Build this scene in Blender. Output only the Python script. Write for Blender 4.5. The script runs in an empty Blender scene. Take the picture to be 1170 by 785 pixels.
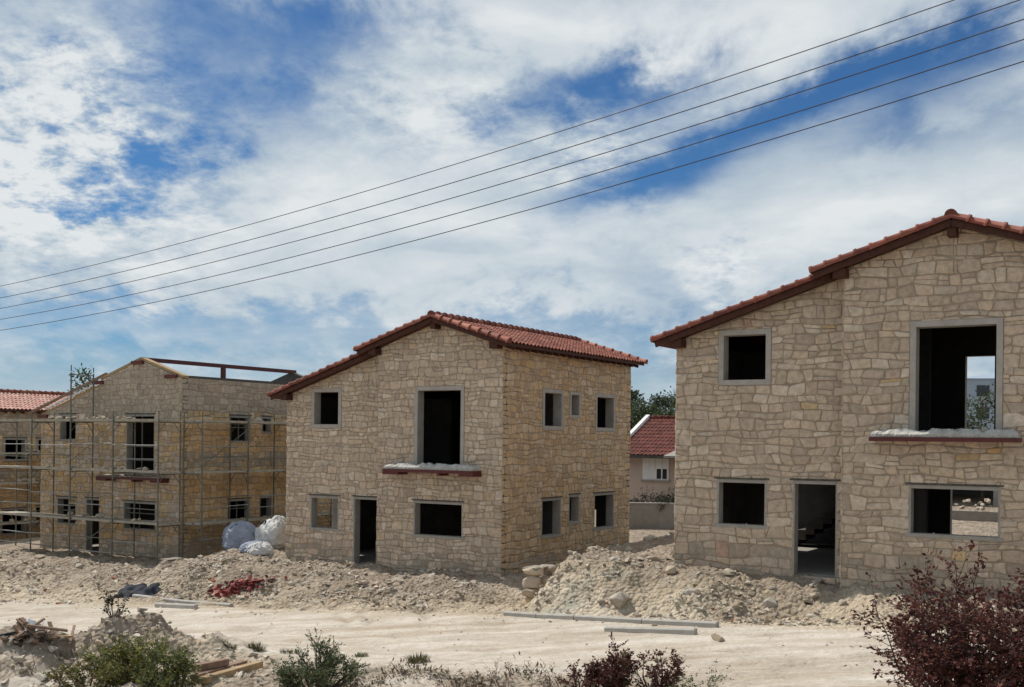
import bpy, bmesh, math, random
import numpy as np
from mathutils import Vector, Matrix, Quaternion
from math import radians, sin, cos, tan, pi, sqrt
random.seed(7); np.random.seed(7)
SC = bpy.context.scene
COL = SC.collection
RND = random.Random(11)

# ------------------------------------------------------------------ frame of the site
FPX, HOR, ROLL = 1270.0, 502.4, radians(.64)
EYE = 4.17
YAW = radians(31.5)
U = np.array([cos(YAW), -sin(YAW)]); V = np.array([sin(YAW), cos(YAW)])
C2 = np.array([-.30, 33.43])                      # front right corner of the middle house
W, DEP, BU = 8.93, 8.9, 4.2                       # house width, depth, where the bay starts
O2 = C2 - U*W
O3 = np.array([4.09, 27.75]) - V*.3
O1 = np.array([-12.7, 42.7]) - U*W
O0 = O1 - U*15.4 + V*.4
FLOOR = {0: -1.7, 1: -.66, 2: 0., 3: 1.06}
ORG = {0: O0, 1: O1, 2: O2, 3: O3}

def uv(x, y):
    dx = np.asarray(x) - C2[0]; dy = np.asarray(y) - C2[1]
    return dx*U[0] + dy*U[1], dx*V[0] + dy*V[1]
def xy(u, v):
    p = C2 + U*u + V*v
    return float(p[0]), float(p[1])

# ------------------------------------------------------------------ numpy noise
_R = np.random.RandomState(3).rand(256, 256)
def vnoise(x, y):
    x = np.asarray(x, float); y = np.asarray(y, float)
    xi = np.floor(x).astype(int); yi = np.floor(y).astype(int)
    fx = x-xi; fy = y-yi
    fx = fx*fx*(3-2*fx); fy = fy*fy*(3-2*fy)
    a = _R[xi % 256, yi % 256]; b = _R[(xi+1) % 256, yi % 256]
    c = _R[xi % 256, (yi+1) % 256]; d = _R[(xi+1) % 256, (yi+1) % 256]
    return (a*(1-fx)+b*fx)*(1-fy)+(c*(1-fx)+d*fx)*fy - .5
def fbm(x, y, o=4, g=.5):
    s = 0; a = 1
    for k in range(o):
        s = s + a*vnoise(x*2**k+17.3*k, y*2**k+5.1*k); a *= g
    return s
def sm(a, b, x):
    t = np.clip((np.asarray(x)-a)/(b-a), 0, 1)
    return t*t*(3-2*t)

def inhouse(x, y, m):
    r = np.zeros(np.shape(x), bool)
    for k, o in ORG.items():
        dx = np.asarray(x)-o[0]; dy = np.asarray(y)-o[1]
        a = dx*U[0]+dy*U[1]; b = dx*V[0]+dy*V[1]
        r |= (a > m) & (a < W-m) & (b > m+np.where(a < BU, .3, 0)) & (b < DEP-m)
    return r

BUMPS = [(-7.6, 22.0, .5, 1.5, 1.3), (-9.6, 21.6, .4, 2.2, 2.0), (-11.4, 20.4, .4, 2.2, 2.0), (-6.1, 22.3, .22, 1.2, .9)]
def terrain(x, y):
    x = np.asarray(x, float); y = np.asarray(y, float)
    u, v = uv(x, y)
    wob = fbm(x*.35, y*.35, 3)
    zr = -.32 + .065*np.clip(u, -50, 40)
    wid = .35 + 1.6*sm(-3.2, .5, v)
    zp = np.full(x.shape, -1.7)
    for e, dz in ((-27.6, 1.04), (-11.9, .66), (3.85, 1.12)):
        zp = zp + dz*sm(e-wid, e+.15, u + wob*.3)
    zp = zp - .25*sm(.6, 1.6, u)*sm(4.0, 3.2, u)*sm(1, -3, v)
    zp = zp + .045*np.clip(u-18, 0, 40)
    rb = sm(2.6, 3.4, u)*sm(10.5, 7.5, u)
    zp = zp - .13*sm(-.15, -1.3, v)*(1-rb)
    t = sm(-4.9-.75*rb, -2.1-1.25*rb, v + wob*(1.1-.7*rb))
    t2 = sm(-5.2, -.6, v + wob*1.0)                # gentler in front of the middle house
    mid = sm(-13, -10.5, u)*sm(4.0, 2.6, u)*sm(-6, -3, u)
    t = t*(1-mid)+t2*mid
    back = np.clip(v, 0, 60)
    zp = zp + .036*np.minimum(back, 30)
    z = zr + (zp-zr)*t
    emb = t*(1-t)*4
    rough = .05 + .2*sm(-6, -4.4, v)*sm(3.0, 0, v) + .1*emb + .26*sm(-11.8, -13.5, v + wob)
    on = sm(-5.0, -5.8, v)*sm(-12.7, -11.8, v)
    rough = rough*(1-on)+.03*on
    z = z + rough*(fbm(x*.9, y*.9, 3)*.75 + fbm(x*3.1, y*3.1, 3)*.5 + fbm(x*7.7, y*7.7, 2)*.3)
    # wheel ruts along the track and turning in to the driveway
    for c in (-7.1, -8.9, -10.3):
        z = z - .05*np.exp(-((v-c-.5*vnoise(u*.15, c))/.2)**2)
    du, dv = u-1.9, v+2.3
    rr = np.hypot(u+4.6, v+11.2)
    for r0 in (6.2, 6.75, 8.1):
        z = z - .06*np.exp(-((rr-r0)/.13)**2)*sm(-8.5, -7.0, v)*sm(-1.5, -4, v)*sm(-9, -6, u)*sm(3, 1.5, u)
    for bx, by, h, sx, sy in BUMPS:
        g = np.exp(-((x-bx)/sx)**2-((y-by)/sy)**2)
        z = z + g*(h + .35*fbm(x*1.7, y*1.7, 3) + .2*fbm(x*5.3, y*5.3, 3))
    # smooth level ground under the houses; a skirt of rubble leans on the walls
    z = np.where(inhouse(x, y, .12), zp-.036*np.minimum(back, 30)-.08, z)
    far = sm(60, 140, np.hypot(x, y-25))
    return z*(1-far) + .6*far
def tz(x, y): return float(terrain(np.array([x]), np.array([y]))[0])

# ------------------------------------------------------------------ materials
def nt(name):
    m = bpy.data.materials.new(name); m.use_nodes = True
    n = m.node_tree; b = n.nodes['Principled BSDF']
    b.inputs['Specular IOR Level'].default_value = .25
    return m, n, b
def N(n, t, **kw):
    x = n.nodes.new(t)
    for k, v in kw.items():
        if k.startswith('i_'): x.inputs[k[2:].replace('_', ' ')].default_value = v
        else: setattr(x, k, v)
    return x
def noise(n, vec, scale, detail=4, rough=.55):
    x = N(n, 'ShaderNodeTexNoise'); x.inputs['Scale'].default_value = scale
    x.inputs['Detail'].default_value = detail; x.inputs['Roughness'].default_value = rough
    if vec is not None: n.links.new(vec, x.inputs['Vector'])
    return x.outputs['Fac']
def ramp(n, fac, stops):
    r = N(n, 'ShaderNodeValToRGB'); e = r.color_ramp.elements
    while len(e) < len(stops): e.new(.5)
    for el, (p, c) in zip(e, stops):
        el.position = p; el.color = (c if len(c) == 4 else (*c, 1))
    n.links.new(fac, r.inputs['Fac']); return r.outputs['Color']
def mix(n, fac, a, b, mode='MIX'):
    x = N(n, 'ShaderNodeMix', data_type='RGBA', blend_type=mode)
    for s, v in ((x.inputs[0], fac), (x.inputs[6], a), (x.inputs[7], b)):
        if isinstance(v, (int, float)): s.default_value = v
        elif isinstance(v, tuple): s.default_value = (*v, 1) if len(v) == 3 else v
        else: n.links.new(v, s)
    return x.outputs[2]
def mth(n, op, a, b=None, clamp=False):
    x = N(n, 'ShaderNodeMath', operation=op); x.use_clamp = clamp
    for s, v in ((x.inputs[0], a), (x.inputs[1], b)):
        if v is None: continue
        if isinstance(v, (int, float)): s.default_value = v
        else: n.links.new(v, s)
    return x.outputs[0]
def bump(n, b, h, strength=.4, dist=.02, prev=None):
    x = N(n, 'ShaderNodeBump'); x.inputs['Strength'].default_value = strength
    x.inputs['Distance'].default_value = dist; n.links.new(h, x.inputs['Height'])
    if prev is not None: n.links.new(prev, x.inputs['Normal'])
    n.links.new(x.outputs[0], b.inputs['Normal']); return x.outputs[0]
def coord(n): return N(n, 'ShaderNodeTexCoord').outputs['Object']

def attr_mat(name, var=(.8, 1.18), sc=9., bsc=28., bst=.5, bd=.02, rough=.9, spec=.2, transl=0.):
    m, n, b = nt(name)
    a = N(n, 'ShaderNodeAttribute', attribute_name='col')
    co = coord(n)
    f = noise(n, co, sc, 5, .65)
    g = ramp(n, f, [(.25, (var[0],)*3), (.75, (var[1],)*3)])
    c = mix(n, 1., a.outputs['Color'], g, 'MULTIPLY')
    n.links.new(c, b.inputs['Base Color'])
    b.inputs['Roughness'].default_value = rough; b.inputs['Specular IOR Level'].default_value = spec
    if bst: bump(n, b, noise(n, co, bsc, 6, .65), bst, bd)
    if transl:
        t = N(n, 'ShaderNodeBsdfTranslucent'); n.links.new(a.outputs['Color'], t.inputs['Color'])
        ms = N(n, 'ShaderNodeMixShader'); ms.inputs[0].default_value = transl
        n.links.new(b.outputs[0], ms.inputs[1]); n.links.new(t.outputs[0], ms.inputs[2])
        n.links.new(ms.outputs[0], n.nodes['Material Output'].inputs['Surface'])
    return m
def plain_mat(name, col, col2=None, sc=6., bsc=30., bst=.25, bd=.01, rough=.85, spec=.25, metal=0.):
    m, n, b = nt(name); co = coord(n)
    c2 = col2 or tuple(x*.7 for x in col)
    f = noise(n, co, sc, 6, .65)
    n.links.new(ramp(n, f, [(.32, c2), (.68, col)]), b.inputs['Base Color'])
    b.inputs['Roughness'].default_value = rough; b.inputs['Specular IOR Level'].default_value = spec
    b.inputs['Metallic'].default_value = metal
    if bst: bump(n, b, noise(n, co, bsc, 5, .6), bst, bd)
    return m

M = {}
M['stone'] = attr_mat('rubble_stone', (.66, 1.24), 7.5, 26., .9, .03)
M['rock'] = attr_mat('loose_rock', (.72, 1.2), 7., 16., .8, .04)
M['mortar'] = plain_mat('mortar', (.40, .325, .24), (.28, .225, .165), 3., 40., .5, .02, .95)
M['concrete'] = plain_mat('grey_concrete', (.36, .33, .29), (.27, .25, .22), 4., 35., .3, .01, .9)
M['inner'] = plain_mat('shade_darkened_block', (.13, .12, .105), (.08, .075, .068), 2., 20., .4, .01, .95)  # darker than bare block: the shade of the rooms is put into the colour
M['plaster_band'] = plain_mat('plaster_band', (.42, .385, .34), (.33, .3, .265), 5., 40., .3, .008, .9)
M['kerb'] = plain_mat('kerb_concrete', (.44, .415, .37), (.33, .31, .275), 5., 50., .25, .006, .9)
M['tile'] = attr_mat('clay_tile', (.72, 1.15), 12., 60., .25, .006, .75, .3)
M['timber_dark'] = plain_mat('stained_timber', (.085, .03, .018), (.045, .017, .011), 8., 40., .3, .008, .7)
M['timber'] = plain_mat('pale_timber', (.42, .3, .17), (.26, .18, .1), 5., 30., .3, .008, .85)
M['timber_old'] = plain_mat('weathered_board', (.3, .2, .14), (.17, .11, .08), 7., 30., .3, .008, .9)
M['redsteel'] = plain_mat('red_oxide_steel', (.12, .022, .018), (.075, .018, .016), 6., 30., .2, .004, .55, .4)
M['darklintel'] = plain_mat('dark_lintel', (.13, .115, .095), (.055, .05, .045), 9., 40., .5, .012, .95)
M['scaffold'] = plain_mat('scaffold_tube', (.15, .145, .115), (.075, .085, .065), 3., 30., .2, .003, .5, .5)
M['galv'] = plain_mat('grey_tube', (.3, .3, .28), (.2, .2, .19), 4., 30., .2, .003, .45, .5)
M['deck'] = plain_mat('scaffold_deck', (.44, .40, .325), (.24, .215, .17), 4., 30., .4, .01, .85)
M['bag'] = plain_mat('white_woven_bag', (.66, .65, .62), (.47, .47, .46), 4., 9., 1., .08, .7, .3)
M['bag_blue'] = plain_mat('blue_grey_woven_bag', (.36, .385, .46), (.25, .28, .36), 4., 9., 1., .08, .7, .3)
M['black'] = plain_mat('black_strap', (.03, .03, .032), None, 5., 30., .2, .004, .6)
M['tarp'] = plain_mat('dark_sheet', (.035, .04, .055), (.02, .022, .03), 5., 14., .5, .02, .8, .2)
M['green'] = plain_mat('green_plastic', (.07, .22, .13), (.05, .15, .09), 6., 20., .4, .01, .5, .4)
M['white'] = plain_mat('white_paint', (.78, .78, .76), (.66, .66, .64), 3., 30., .1, .003, .6)
M['pink'] = plain_mat('pinkish_render', (.52, .42, .36), (.46, .37, .32), 1.2, 60., .3, .006, .9)
M['bluewall'] = plain_mat('pale_blue_cladding', (.34, .4, .47), (.3, .36, .43), .4, 10., .1, .01, .6)  # one pale blue grey tone for the far block
M['darkglass'] = plain_mat('dark_pane', (.02, .024, .03), None, 3., 10., 0, .01, .12, .5)
M['cable'] = plain_mat('cable', (.11, .095, .1), None, 3., 10., 0, .01, .6)
M['bark'] = plain_mat('bark', (.13, .095, .07), (.07, .05, .038), 10., 30., .5, .01, .95)
M['leaf'] = attr_mat('leaf', (.8, 1.15), 5., 30., 0, .01, .6, .3, .3)
M['pebble'] = attr_mat('rubble_chips', (.8, 1.15), 14., 40., .4, .01)

def ground_mat():
    m, n, b = nt('dusty_ground'); co = coord(n)
    a = N(n, 'ShaderNodeAttribute', attribute_name='soil').outputs['Color']
    sep = N(n, 'ShaderNodeSeparateColor'); n.links.new(a, sep.inputs[0])
    road, sand, dark = sep.outputs[0], sep.outputs[1], sep.outputs[2]
    big = noise(n, co, .6, 6, .6); med = noise(n, co, 3.2, 6, .65); fine = noise(n, co, 16., 6, .7)
    c_r = ramp(n, med, [(.3, (.49, .435, .37)), (.7, (.61, .555, .48))])
    c_b = ramp(n, med, [(.28, (.2, .155, .115)), (.5, (.325, .262, .2)), (.75, (.47, .395, .315))])
    c_s = ramp(n, big, [(.3, (.44, .365, .275)), (.7, (.54, .465, .36))])
    c_d = ramp(n, fine, [(.3, (.15, .112, .08)), (.7, (.29, .225, .165))])
    mp = N(n, 'ShaderNodeMapping'); mp.inputs['Rotation'].default_value = (0, 0, YAW); mp.inputs['Scale'].default_value = (.16, 1.5, 1); n.links.new(co, mp.inputs['Vector'])
    trk = noise(n, mp.outputs[0], 1.3, 6, .6)
    c_r = mix(n, 1., c_r, ramp(n, trk, [(.32, (.74, .68, .6)), (.5, (.93, .9, .86)), (.66, (1.1, 1.1, 1.1))]), 'MULTIPLY')
    c_s = mix(n, 1., c_s, ramp(n, trk, [(.35, (.8, .76, .7)), (.62, (1.08, 1.07, 1.05))]), 'MULTIPLY')
    c = mix(n, sand, c_b, c_s); c = mix(n, road, c, c_r)
    at2 = N(n, 'ShaderNodeAttribute', attribute_name='soil'); c = mix(n, mth(n, 'MULTIPLY', at2.outputs['Alpha'], mth(n, 'ADD', med, .25)), c, (.315, .31, .255))
    dm = mth(n, 'MULTIPLY', dark, ramp(n, med, [(.38, (0, 0, 0)), (.56, (1, 1, 1))]))
    c = mix(n, dm, c, c_d)
    g = ramp(n, fine, [(.25, (.78,)*3), (.7, (1.12,)*3)])
    c = mix(n, 1., c, g, 'MULTIPLY')
    n.links.new(c, b.inputs['Base Color']); b.inputs['Roughness'].default_value = .97
    b.inputs['Specular IOR Level'].default_value = .1
    p = bump(n, b, noise(n, co, 5., 8, .7), .7, .09)
    st = mth(n, 'SUBTRACT', 1., road)
    x = N(n, 'ShaderNodeBump'); x.inputs['Distance'].default_value = .07
    n.links.new(mth(n, 'MULTIPLY', st, 1.), x.inputs['Strength'])
    vor = N(n, 'ShaderNodeTexVoronoi'); vor.inputs['Scale'].default_value = 9.; n.links.new(co, vor.inputs['Vector'])
    n.links.new(mth(n, 'SUBTRACT', 1., vor.outputs['Distance']), x.inputs['Height'])
    n.links.new(p, x.inputs['Normal']); n.links.new(x.outputs[0], b.inputs['Normal'])
    return m
M['ground'] = ground_mat()

# ------------------------------------------------------------------ mesh helpers
def tag(o, label=None, cat=None, group=None, kind=None):
    if label: o['label'] = label
    if cat: o['category'] = cat
    if group: o['group'] = group
    if kind: o['kind'] = kind
    return o
def empty(name, loc, rz=0., label=None, cat=None, group=None):
    o = bpy.data.objects.new(name, None); COL.objects.link(o)
    o.location = loc; o.rotation_euler = (0, 0, rz); o.empty_display_size = .3
    return tag(o, label, cat, group)
class MB:
    """collects faces (with a colour each) and links them as ONE mesh object"""
    def __init__(s): s.v = []; s.f = []; s.c = []; s.sm = []
    def add(s, vs, fs, col=(.5, .5, .5), smooth=False):
        o = len(s.v); s.v.extend([tuple(p) for p in vs])
        for f in fs:
            s.f.append(tuple(i+o for i in f)); s.c.append(col); s.sm.append(smooth)
    def box(s, a, b, col=(.5, .5, .5)):
        x0, y0, z0 = a; x1, y1, z1 = b
        s.add([(x0,y0,z0),(x1,y0,z0),(x1,y1,z0),(x0,y1,z0),(x0,y0,z1),(x1,y0,z1),(x1,y1,z1),(x0,y1,z1)],
              [(0,3,2,1),(4,5,6,7),(0,1,5,4),(1,2,6,5),(2,3,7,6),(3,0,4,7)], col)
    def bar(s, p, q, w, h, col=(.5, .5, .5), up=(0, 0, 1)):
        p = Vector(p); q = Vector(q); d = (q-p).normalized()
        r = d.cross(Vector(up))
        if r.length < 1e-4: r = d.cross(Vector((0, 1, 0)))
        r.normalize(); t = r.cross(d)
        vs = []
        for e in (p, q):
            for a, b in ((-1, -1), (1, -1), (1, 1), (-1, 1)): vs.append(e + r*(a*w/2) + t*(b*h/2))
        s.add(vs, [(3,2,1,0),(4,5,6,7),(0,1,5,4),(1,2,6,5),(2,3,7,6),(3,0,4,7)], col)
    def tube(s, pts, rad, k=6, col=(.5, .5, .5), cap=True):
        pts = [Vector(p) for p in pts]; n = len(pts); vs = []
        rads = rad if isinstance(rad, (list, tuple)) else [rad]*n
        for i, p in enumerate(pts):
            d = (pts[min(i+1, n-1)]-pts[max(i-1, 0)]).normalized()
            r = d.cross(Vector((0, 0, 1)))
            if r.length < .05: r = d.cross(Vector((0, 1, 0)))
            r.normalize(); t = r.cross(d)
            for j in range(k):
                a = 2*pi*j/k; vs.append(p + (r*cos(a)+t*sin(a))*rads[i])
        fs = [(i*k+j, i*k+(j+1) % k, (i+1)*k+(j+1) % k, (i+1)*k+j) for i in range(n-1) for j in range(k)]
        s.add(vs, fs, col, True)
        if cap: s.add(vs[:k], [tuple(range(k))[::-1]], col); s.add(vs[-k:], [tuple(range(k))], col)
    def build(s, name, mat, parent=None):
        me = bpy.data.meshes.new(name); me.from_pydata(s.v, [], s.f)
        me.materials.append(mat)
        cl = me.attributes.new('col', 'FLOAT_COLOR', 'CORNER')
        tot = [len(f) for f in s.f]
        arr = np.ones((len(s.c), 4), np.float32)
        if s.c: arr[:, :3] = np.array(s.c, np.float32)
        cl.data.foreach_set('color', np.repeat(arr, tot, axis=0).ravel())
        me.polygons.foreach_set('use_smooth', s.sm)
        me.update()
        o = bpy.data.objects.new(name, me); COL.objects.link(o)
        if parent: o.parent = parent
        return o
def copy_tree(o, parent=None):
    c = o.copy(); COL.objects.link(c); c.parent = parent
    for ch in list(o.children): copy_tree(ch, c)
    return c

# ------------------------------------------------------------------ stone facing
def area(p):
    return .5*sum(p[i][0]*p[(i+1) % len(p)][1]-p[(i+1) % len(p)][0]*p[i][1] for i in range(len(p)))
def clip(p, a, b, c):                       # keep a*x+b*y <= c
    out = []
    for i in range(len(p)):
        P, Q = p[i], p[(i+1) % len(p)]
        dp = a*P[0]+b*P[1]-c; dq = a*Q[0]+b*Q[1]-c
        if dp <= 0: out.append(P)
        if dp*dq < 0:
            t = dp/(dp-dq); out.append((P[0]+t*(Q[0]-P[0]), P[1]+t*(Q[1]-P[1])))
    return out
def inset(p, d):
    n = len(p); out = []
    for i in range(n):
        A, B, C = p[i-1], p[i], p[(i+1) % n]
        e1 = (B[0]-A[0], B[1]-A[1]); e2 = (C[0]-B[0], C[1]-B[1])
        l1 = math.hypot(*e1) or 1e-6; l2 = math.hypot(*e2) or 1e-6
        n1 = (-e1[1]/l1, e1[0]/l1); n2 = (-e2[1]/l2, e2[0]/l2)
        k = 1+n1[0]*n2[0]+n1[1]*n2[1]
        if k < .25: k = .25
        out.append((B[0]+d*(n1[0]+n2[0])/k, B[1]+d*(n1[1]+n2[1])/k))
    return out
def clean(p):
    out = []
    for q in p:
        if not out or math.hypot(q[0]-out[-1][0], q[1]-out[-1][1]) > .012: out.append(q)
    if len(out) > 1 and math.hypot(out[0][0]-out[-1][0], out[0][1]-out[-1][1]) < .012: out.pop()
    return out

PAL_PALE_OLD = [(.47, .40, .31), (.43, .365, .275), (.40, .34, .26), (.36, .315, .255), (.33, .30, .25), (.45, .36, .245), (.52, .45, .355), (.38, .31, .225), (.44, .38, .30), (.41, .30, .24)]
PAL_PALE = [(.545, .455, .36), (.52, .43, .335), (.51, .42, .32), (.485, .40, .315), (.46, .38, .305), (.535, .435, .33), (.585, .50, .405), (.475, .385, .295), (.53, .45, .36), (.515, .41, .315), (.465, .38, .30), (.55, .445, .33)]
PAL_PALE2 = PAL_PALE + [(.58, .5, .4), (.54, .465, .37), (.53, .415, .30)]
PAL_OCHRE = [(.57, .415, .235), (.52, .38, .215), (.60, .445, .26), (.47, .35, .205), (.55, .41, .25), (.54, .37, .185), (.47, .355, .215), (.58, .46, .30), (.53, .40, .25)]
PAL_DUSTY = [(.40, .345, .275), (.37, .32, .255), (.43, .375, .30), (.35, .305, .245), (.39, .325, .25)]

def lay_stones(rng, s0, s1, z0, z1, hmin, hmax, wmin, wmax):
    """uneven courses of roughly squared stones; yields convex polygons (s,z)"""
    z = z0; seeds = rng.random()*100
    def wav(k, s): return .034*sin(s*1.7+k*2.1+seeds)+.028*sin(s*4.3+k*5.7+seeds*2)+.016*sin(s*9.1+k*3.3+seeds*3)
    k = 0; polys = []
    while z < z1:
        h = rng.uniform(hmin, hmax)
        if rng.random() < .16: h *= .62
        s = s0 - rng.uniform(0, wmax)*.6
        jb = jt = 0.
        while s < s1:
            w = rng.uniform(wmin, wmax)*(.75+.5*h/hmax)
            if rng.random() < .13: w *= 1.45
            nb = rng.uniform(-.06, .06); ntp = rng.uniform(-.06, .06)
            e = s+w
            q = [(s+jb, z+wav(k, s)), (e+nb, z+wav(k, e)), (e+ntp, z+h+wav(k+1, e)), (s+jt, z+h+wav(k+1, s))]
            if h > .2 and rng.random() < .22:      # two thin stones, one on the other
                f = rng.uniform(.38, .62); g = rng.uniform(-.05, .05)
                L = (q[0][0]+(q[3][0]-q[0][0])*f, q[0][1]+(q[3][1]-q[0][1])*f)
                R = (q[1][0]+(q[2][0]-q[1][0])*f, q[1][1]+(q[2][1]-q[1][1])*f+g*h)
                polys.append([q[0], q[1], R, L]); polys.append([L, R, q[2], q[3]])
            else: polys.append(q)
            s = e; jb, jt = nb, ntp
        z += h; k += 1
    out = []
    for q in polys:                              # knock corners off
        p = []
        for i in range(4):
            A, B, C = q[i-1], q[i], q[(i+1) % 4]
            if rng.random() < .7:
                a = rng.uniform(.05, .3); c = rng.uniform(.05, .26)
                p.append((B[0]+(A[0]-B[0])*a, B[1]+(A[1]-B[1])*a)); p.append((B[0]+(C[0]-B[0])*c, B[1]+(C[1]-B[1])*c))
            else: p.append(B)
        out.append(p)
    return out

def stone_faces(mb, rng, to3, poly, palette, hgt=(.007, .03), shade=None):
    p = clean(poly)
    if len(p) < 3 or area(p) < .004: return
    cx = sum(q[0] for q in p)/len(p); cz = sum(q[1] for q in p)/len(p)
    g = rng.uniform(.006, .012)
    r0 = inset(p, g); r1 = inset(p, g+.004); r2 = inset(p, g+rng.uniform(.016, .03))
    if area(r2) < .25*area(p):
        r2 = [(cx+(q[0]-cx)*.8, cz+(q[1]-cz)*.8) for q in p]
        r0 = r1 = [(cx+(q[0]-cx)*.93, cz+(q[1]-cz)*.93) for q in p]
    h = rng.uniform(*hgt); tx = rng.uniform(-.02, .02); ty = rng.uniform(-.03, .03)
    n = len(p); vs = []
    for ring, d in ((r0, -.01), (r1, h*.55), (r2, h)):
        for q in ring: vs.append(to3(q[0], max(d, -.01)+(tx*(q[0]-cx)+ty*(q[1]-cz) if d > 0 else 0), q[1]))
    fs = [(r*n+i, r*n+(i+1) % n, (r+1)*n+(i+1) % n, (r+1)*n+i) for r in (0, 1) for i in range(n)]
    fs.append(tuple(range(2*n, 3*n)))
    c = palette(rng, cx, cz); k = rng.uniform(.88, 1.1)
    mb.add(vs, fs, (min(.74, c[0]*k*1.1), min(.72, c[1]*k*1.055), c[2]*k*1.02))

def make_wall(house, base, dr, nr, length, top, openings, palette, rng, size, body=None, thick=.3, stones=(None, None), facing=True, zlow=-.7):
    """wall = mortar core with real openings (thing's part) + its stone facing (sub-part).
       base: (x,y) of s=0; dr: unit dir; nr: outward normal; top: list of (s,z) breakpoints"""
    dr = Vector((dr[0], dr[1], 0)); nr = Vector((nr[0], nr[1], 0)); b0 = Vector((base[0], base[1], 0))
    def to3(s, d, z): return b0 + dr*s + nr*d + Vector((0, 0, z))
    flip = dr.cross(nr).z > 0           # orientation of (s,z) seen from outside
    def tp(s):
        for (a, za), (b, zb) in zip(top, top[1:]):
            if a-1e-6 <= s <= b+1e-6: return za+(zb-za)*(s-a)/(b-a)
        return top[-1][1]
    mb = MB()
    a0, a1 = body or (0, length)
    cuts = sorted(set([a0, a1] + [s for s, z in top if a0 < s < a1] + [x for o in openings for x in o[:2]]))
    def quad(vs):
        mb.add(vs, [(0, 1, 2, 3)], (.3, .25, .2))
    for c, d in zip(cuts, cuts[1:]):
        mid = (c+d)/2
        hol = sorted([(o[2], o[3]) for o in openings if o[0] < mid < o[1]])
        z = zlow; spans = []
        for h0, h1 in hol:
            if h0 > z: spans.append((z, h0))
            z = h1
        spans.append((z, None))
        for l, h in spans:
            hc, hd = (tp(c), tp(d)) if h is None else (h, h)
            quad([to3(c, 0, l), to3(d, 0, l), to3(d, 0, hd), to3(c, 0, hc)])
            quad([to3(d, -thick, l), to3(c, -thick, l), to3(c, -thick, hc), to3(d, -thick, hd)])
            if h is None: quad([to3(c, 0, hc), to3(d, 0, hd), to3(d, -thick, hd), to3(c, -thick, hc)])
    for e in (a0, a1): quad([to3(e, 0, zlow), to3(e, 0, tp(e)), to3(e, -thick, tp(e)), to3(e, -thick, zlow)])
    nbase = len(mb.f)
    for o in openings:
        u0, u1, z0, z1 = o[:4]; e = .002
        for q in ([to3(u0+e, 0, z0), to3(u0+e, 0, z1), to3(u0+e, -thick, z1), to3(u0+e, -thick, z0)],
                  [to3(u1-e, 0, z1), to3(u1-e, 0, z0), to3(u1-e, -thick, z0), to3(u1-e, -thick, z1)],
                  [to3(u0, 0, z1-e), to3(u1, 0, z1-e), to3(u1, -thick, z1-e), to3(u0, -thick, z1-e)],
                  [to3(u1, 0, z0+e), to3(u0, 0, z0+e), to3(u0, -thick, z0+e), to3(u1, -thick, z0+e)]):
            mb.add(q, [(0, 1, 2, 3)])
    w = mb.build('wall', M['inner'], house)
    # inner block darkened to hold the indoor shade, outer face mortar, reveals concrete
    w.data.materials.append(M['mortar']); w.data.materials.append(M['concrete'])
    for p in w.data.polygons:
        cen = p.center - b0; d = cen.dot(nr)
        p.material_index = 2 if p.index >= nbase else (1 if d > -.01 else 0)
    if facing:
        f = MB(); l0 = stones[0] if stones[0] is not None else 0; l1 = stones[1] if stones[1] is not None else length
        zt = max(z for s, z in top)
        for poly in lay_stones(rng, l0, l1, zlow+.25, zt, *size):
            p = clip(poly, -1, 0, -l0); p = clip(p, 1, 0, l1) if len(p) > 2 else p
            if len(p) < 3: continue
            parts = []
            for (a, za), (b, zb) in zip(top, top[1:]):   # under the gable line
                q = p
                if a > top[0][0]: q = clip(q, -1, 0, -a)
                if len(q) > 2 and b < top[-1][0]: q = clip(q, 1, 0, b)
                if len(q) > 2:
                    m = (zb-za)/(b-a); q = clip(q, -m, 1, za-m*a-.01)
                if len(q) > 2: parts.append(q)
            if len(parts) > 1 and len(clip(clip(p, -1, 0, 1e9), 0, 1, min(z for s, z in top)-.02)) == len(p) and max(q[1] for q in p) < min(z for s, z in top)-.03: parts = [p]
            for o in openings:
                u0, u1, z0, z1 = o[:4]; g = o[4] if len(o) > 4 else 0
                u0 -= g; u1 += g; z0 -= g; z1 += g
                new = []
                for q in parts:
                    xs = [t[0] for t in q]; zs = [t[1] for t in q]
                    if max(xs) < u0 or min(xs) > u1 or max(zs) < z0 or min(zs) > z1: new.append(q); continue
                    for c in (clip(q, 1, 0, u0), clip(q, -1, 0, -u1)):
                        if len(c) > 2: new.append(c)
                    mq = clip(q, -1, 0, -u0); mq = clip(mq, 1, 0, u1) if len(mq) > 2 else mq
                    if len(mq) > 2:
                        for c in (clip(mq, 0, 1, z0), clip(mq, 0, -1, -z1)):
                            if len(c) > 2: new.append(c)
                parts = new
            for q in parts:
                stone_faces(f, rng, to3, q, palette)
        if f.v:
            fo = f.build('stone_facing', M['stone'], w)
            bm = bmesh.new(); bm.from_mesh(fo.data); bmesh.ops.recalc_face_normals(bm, faces=bm.faces); bm.to_mesh(fo.data); bm.free()
    return w, to3

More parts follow.
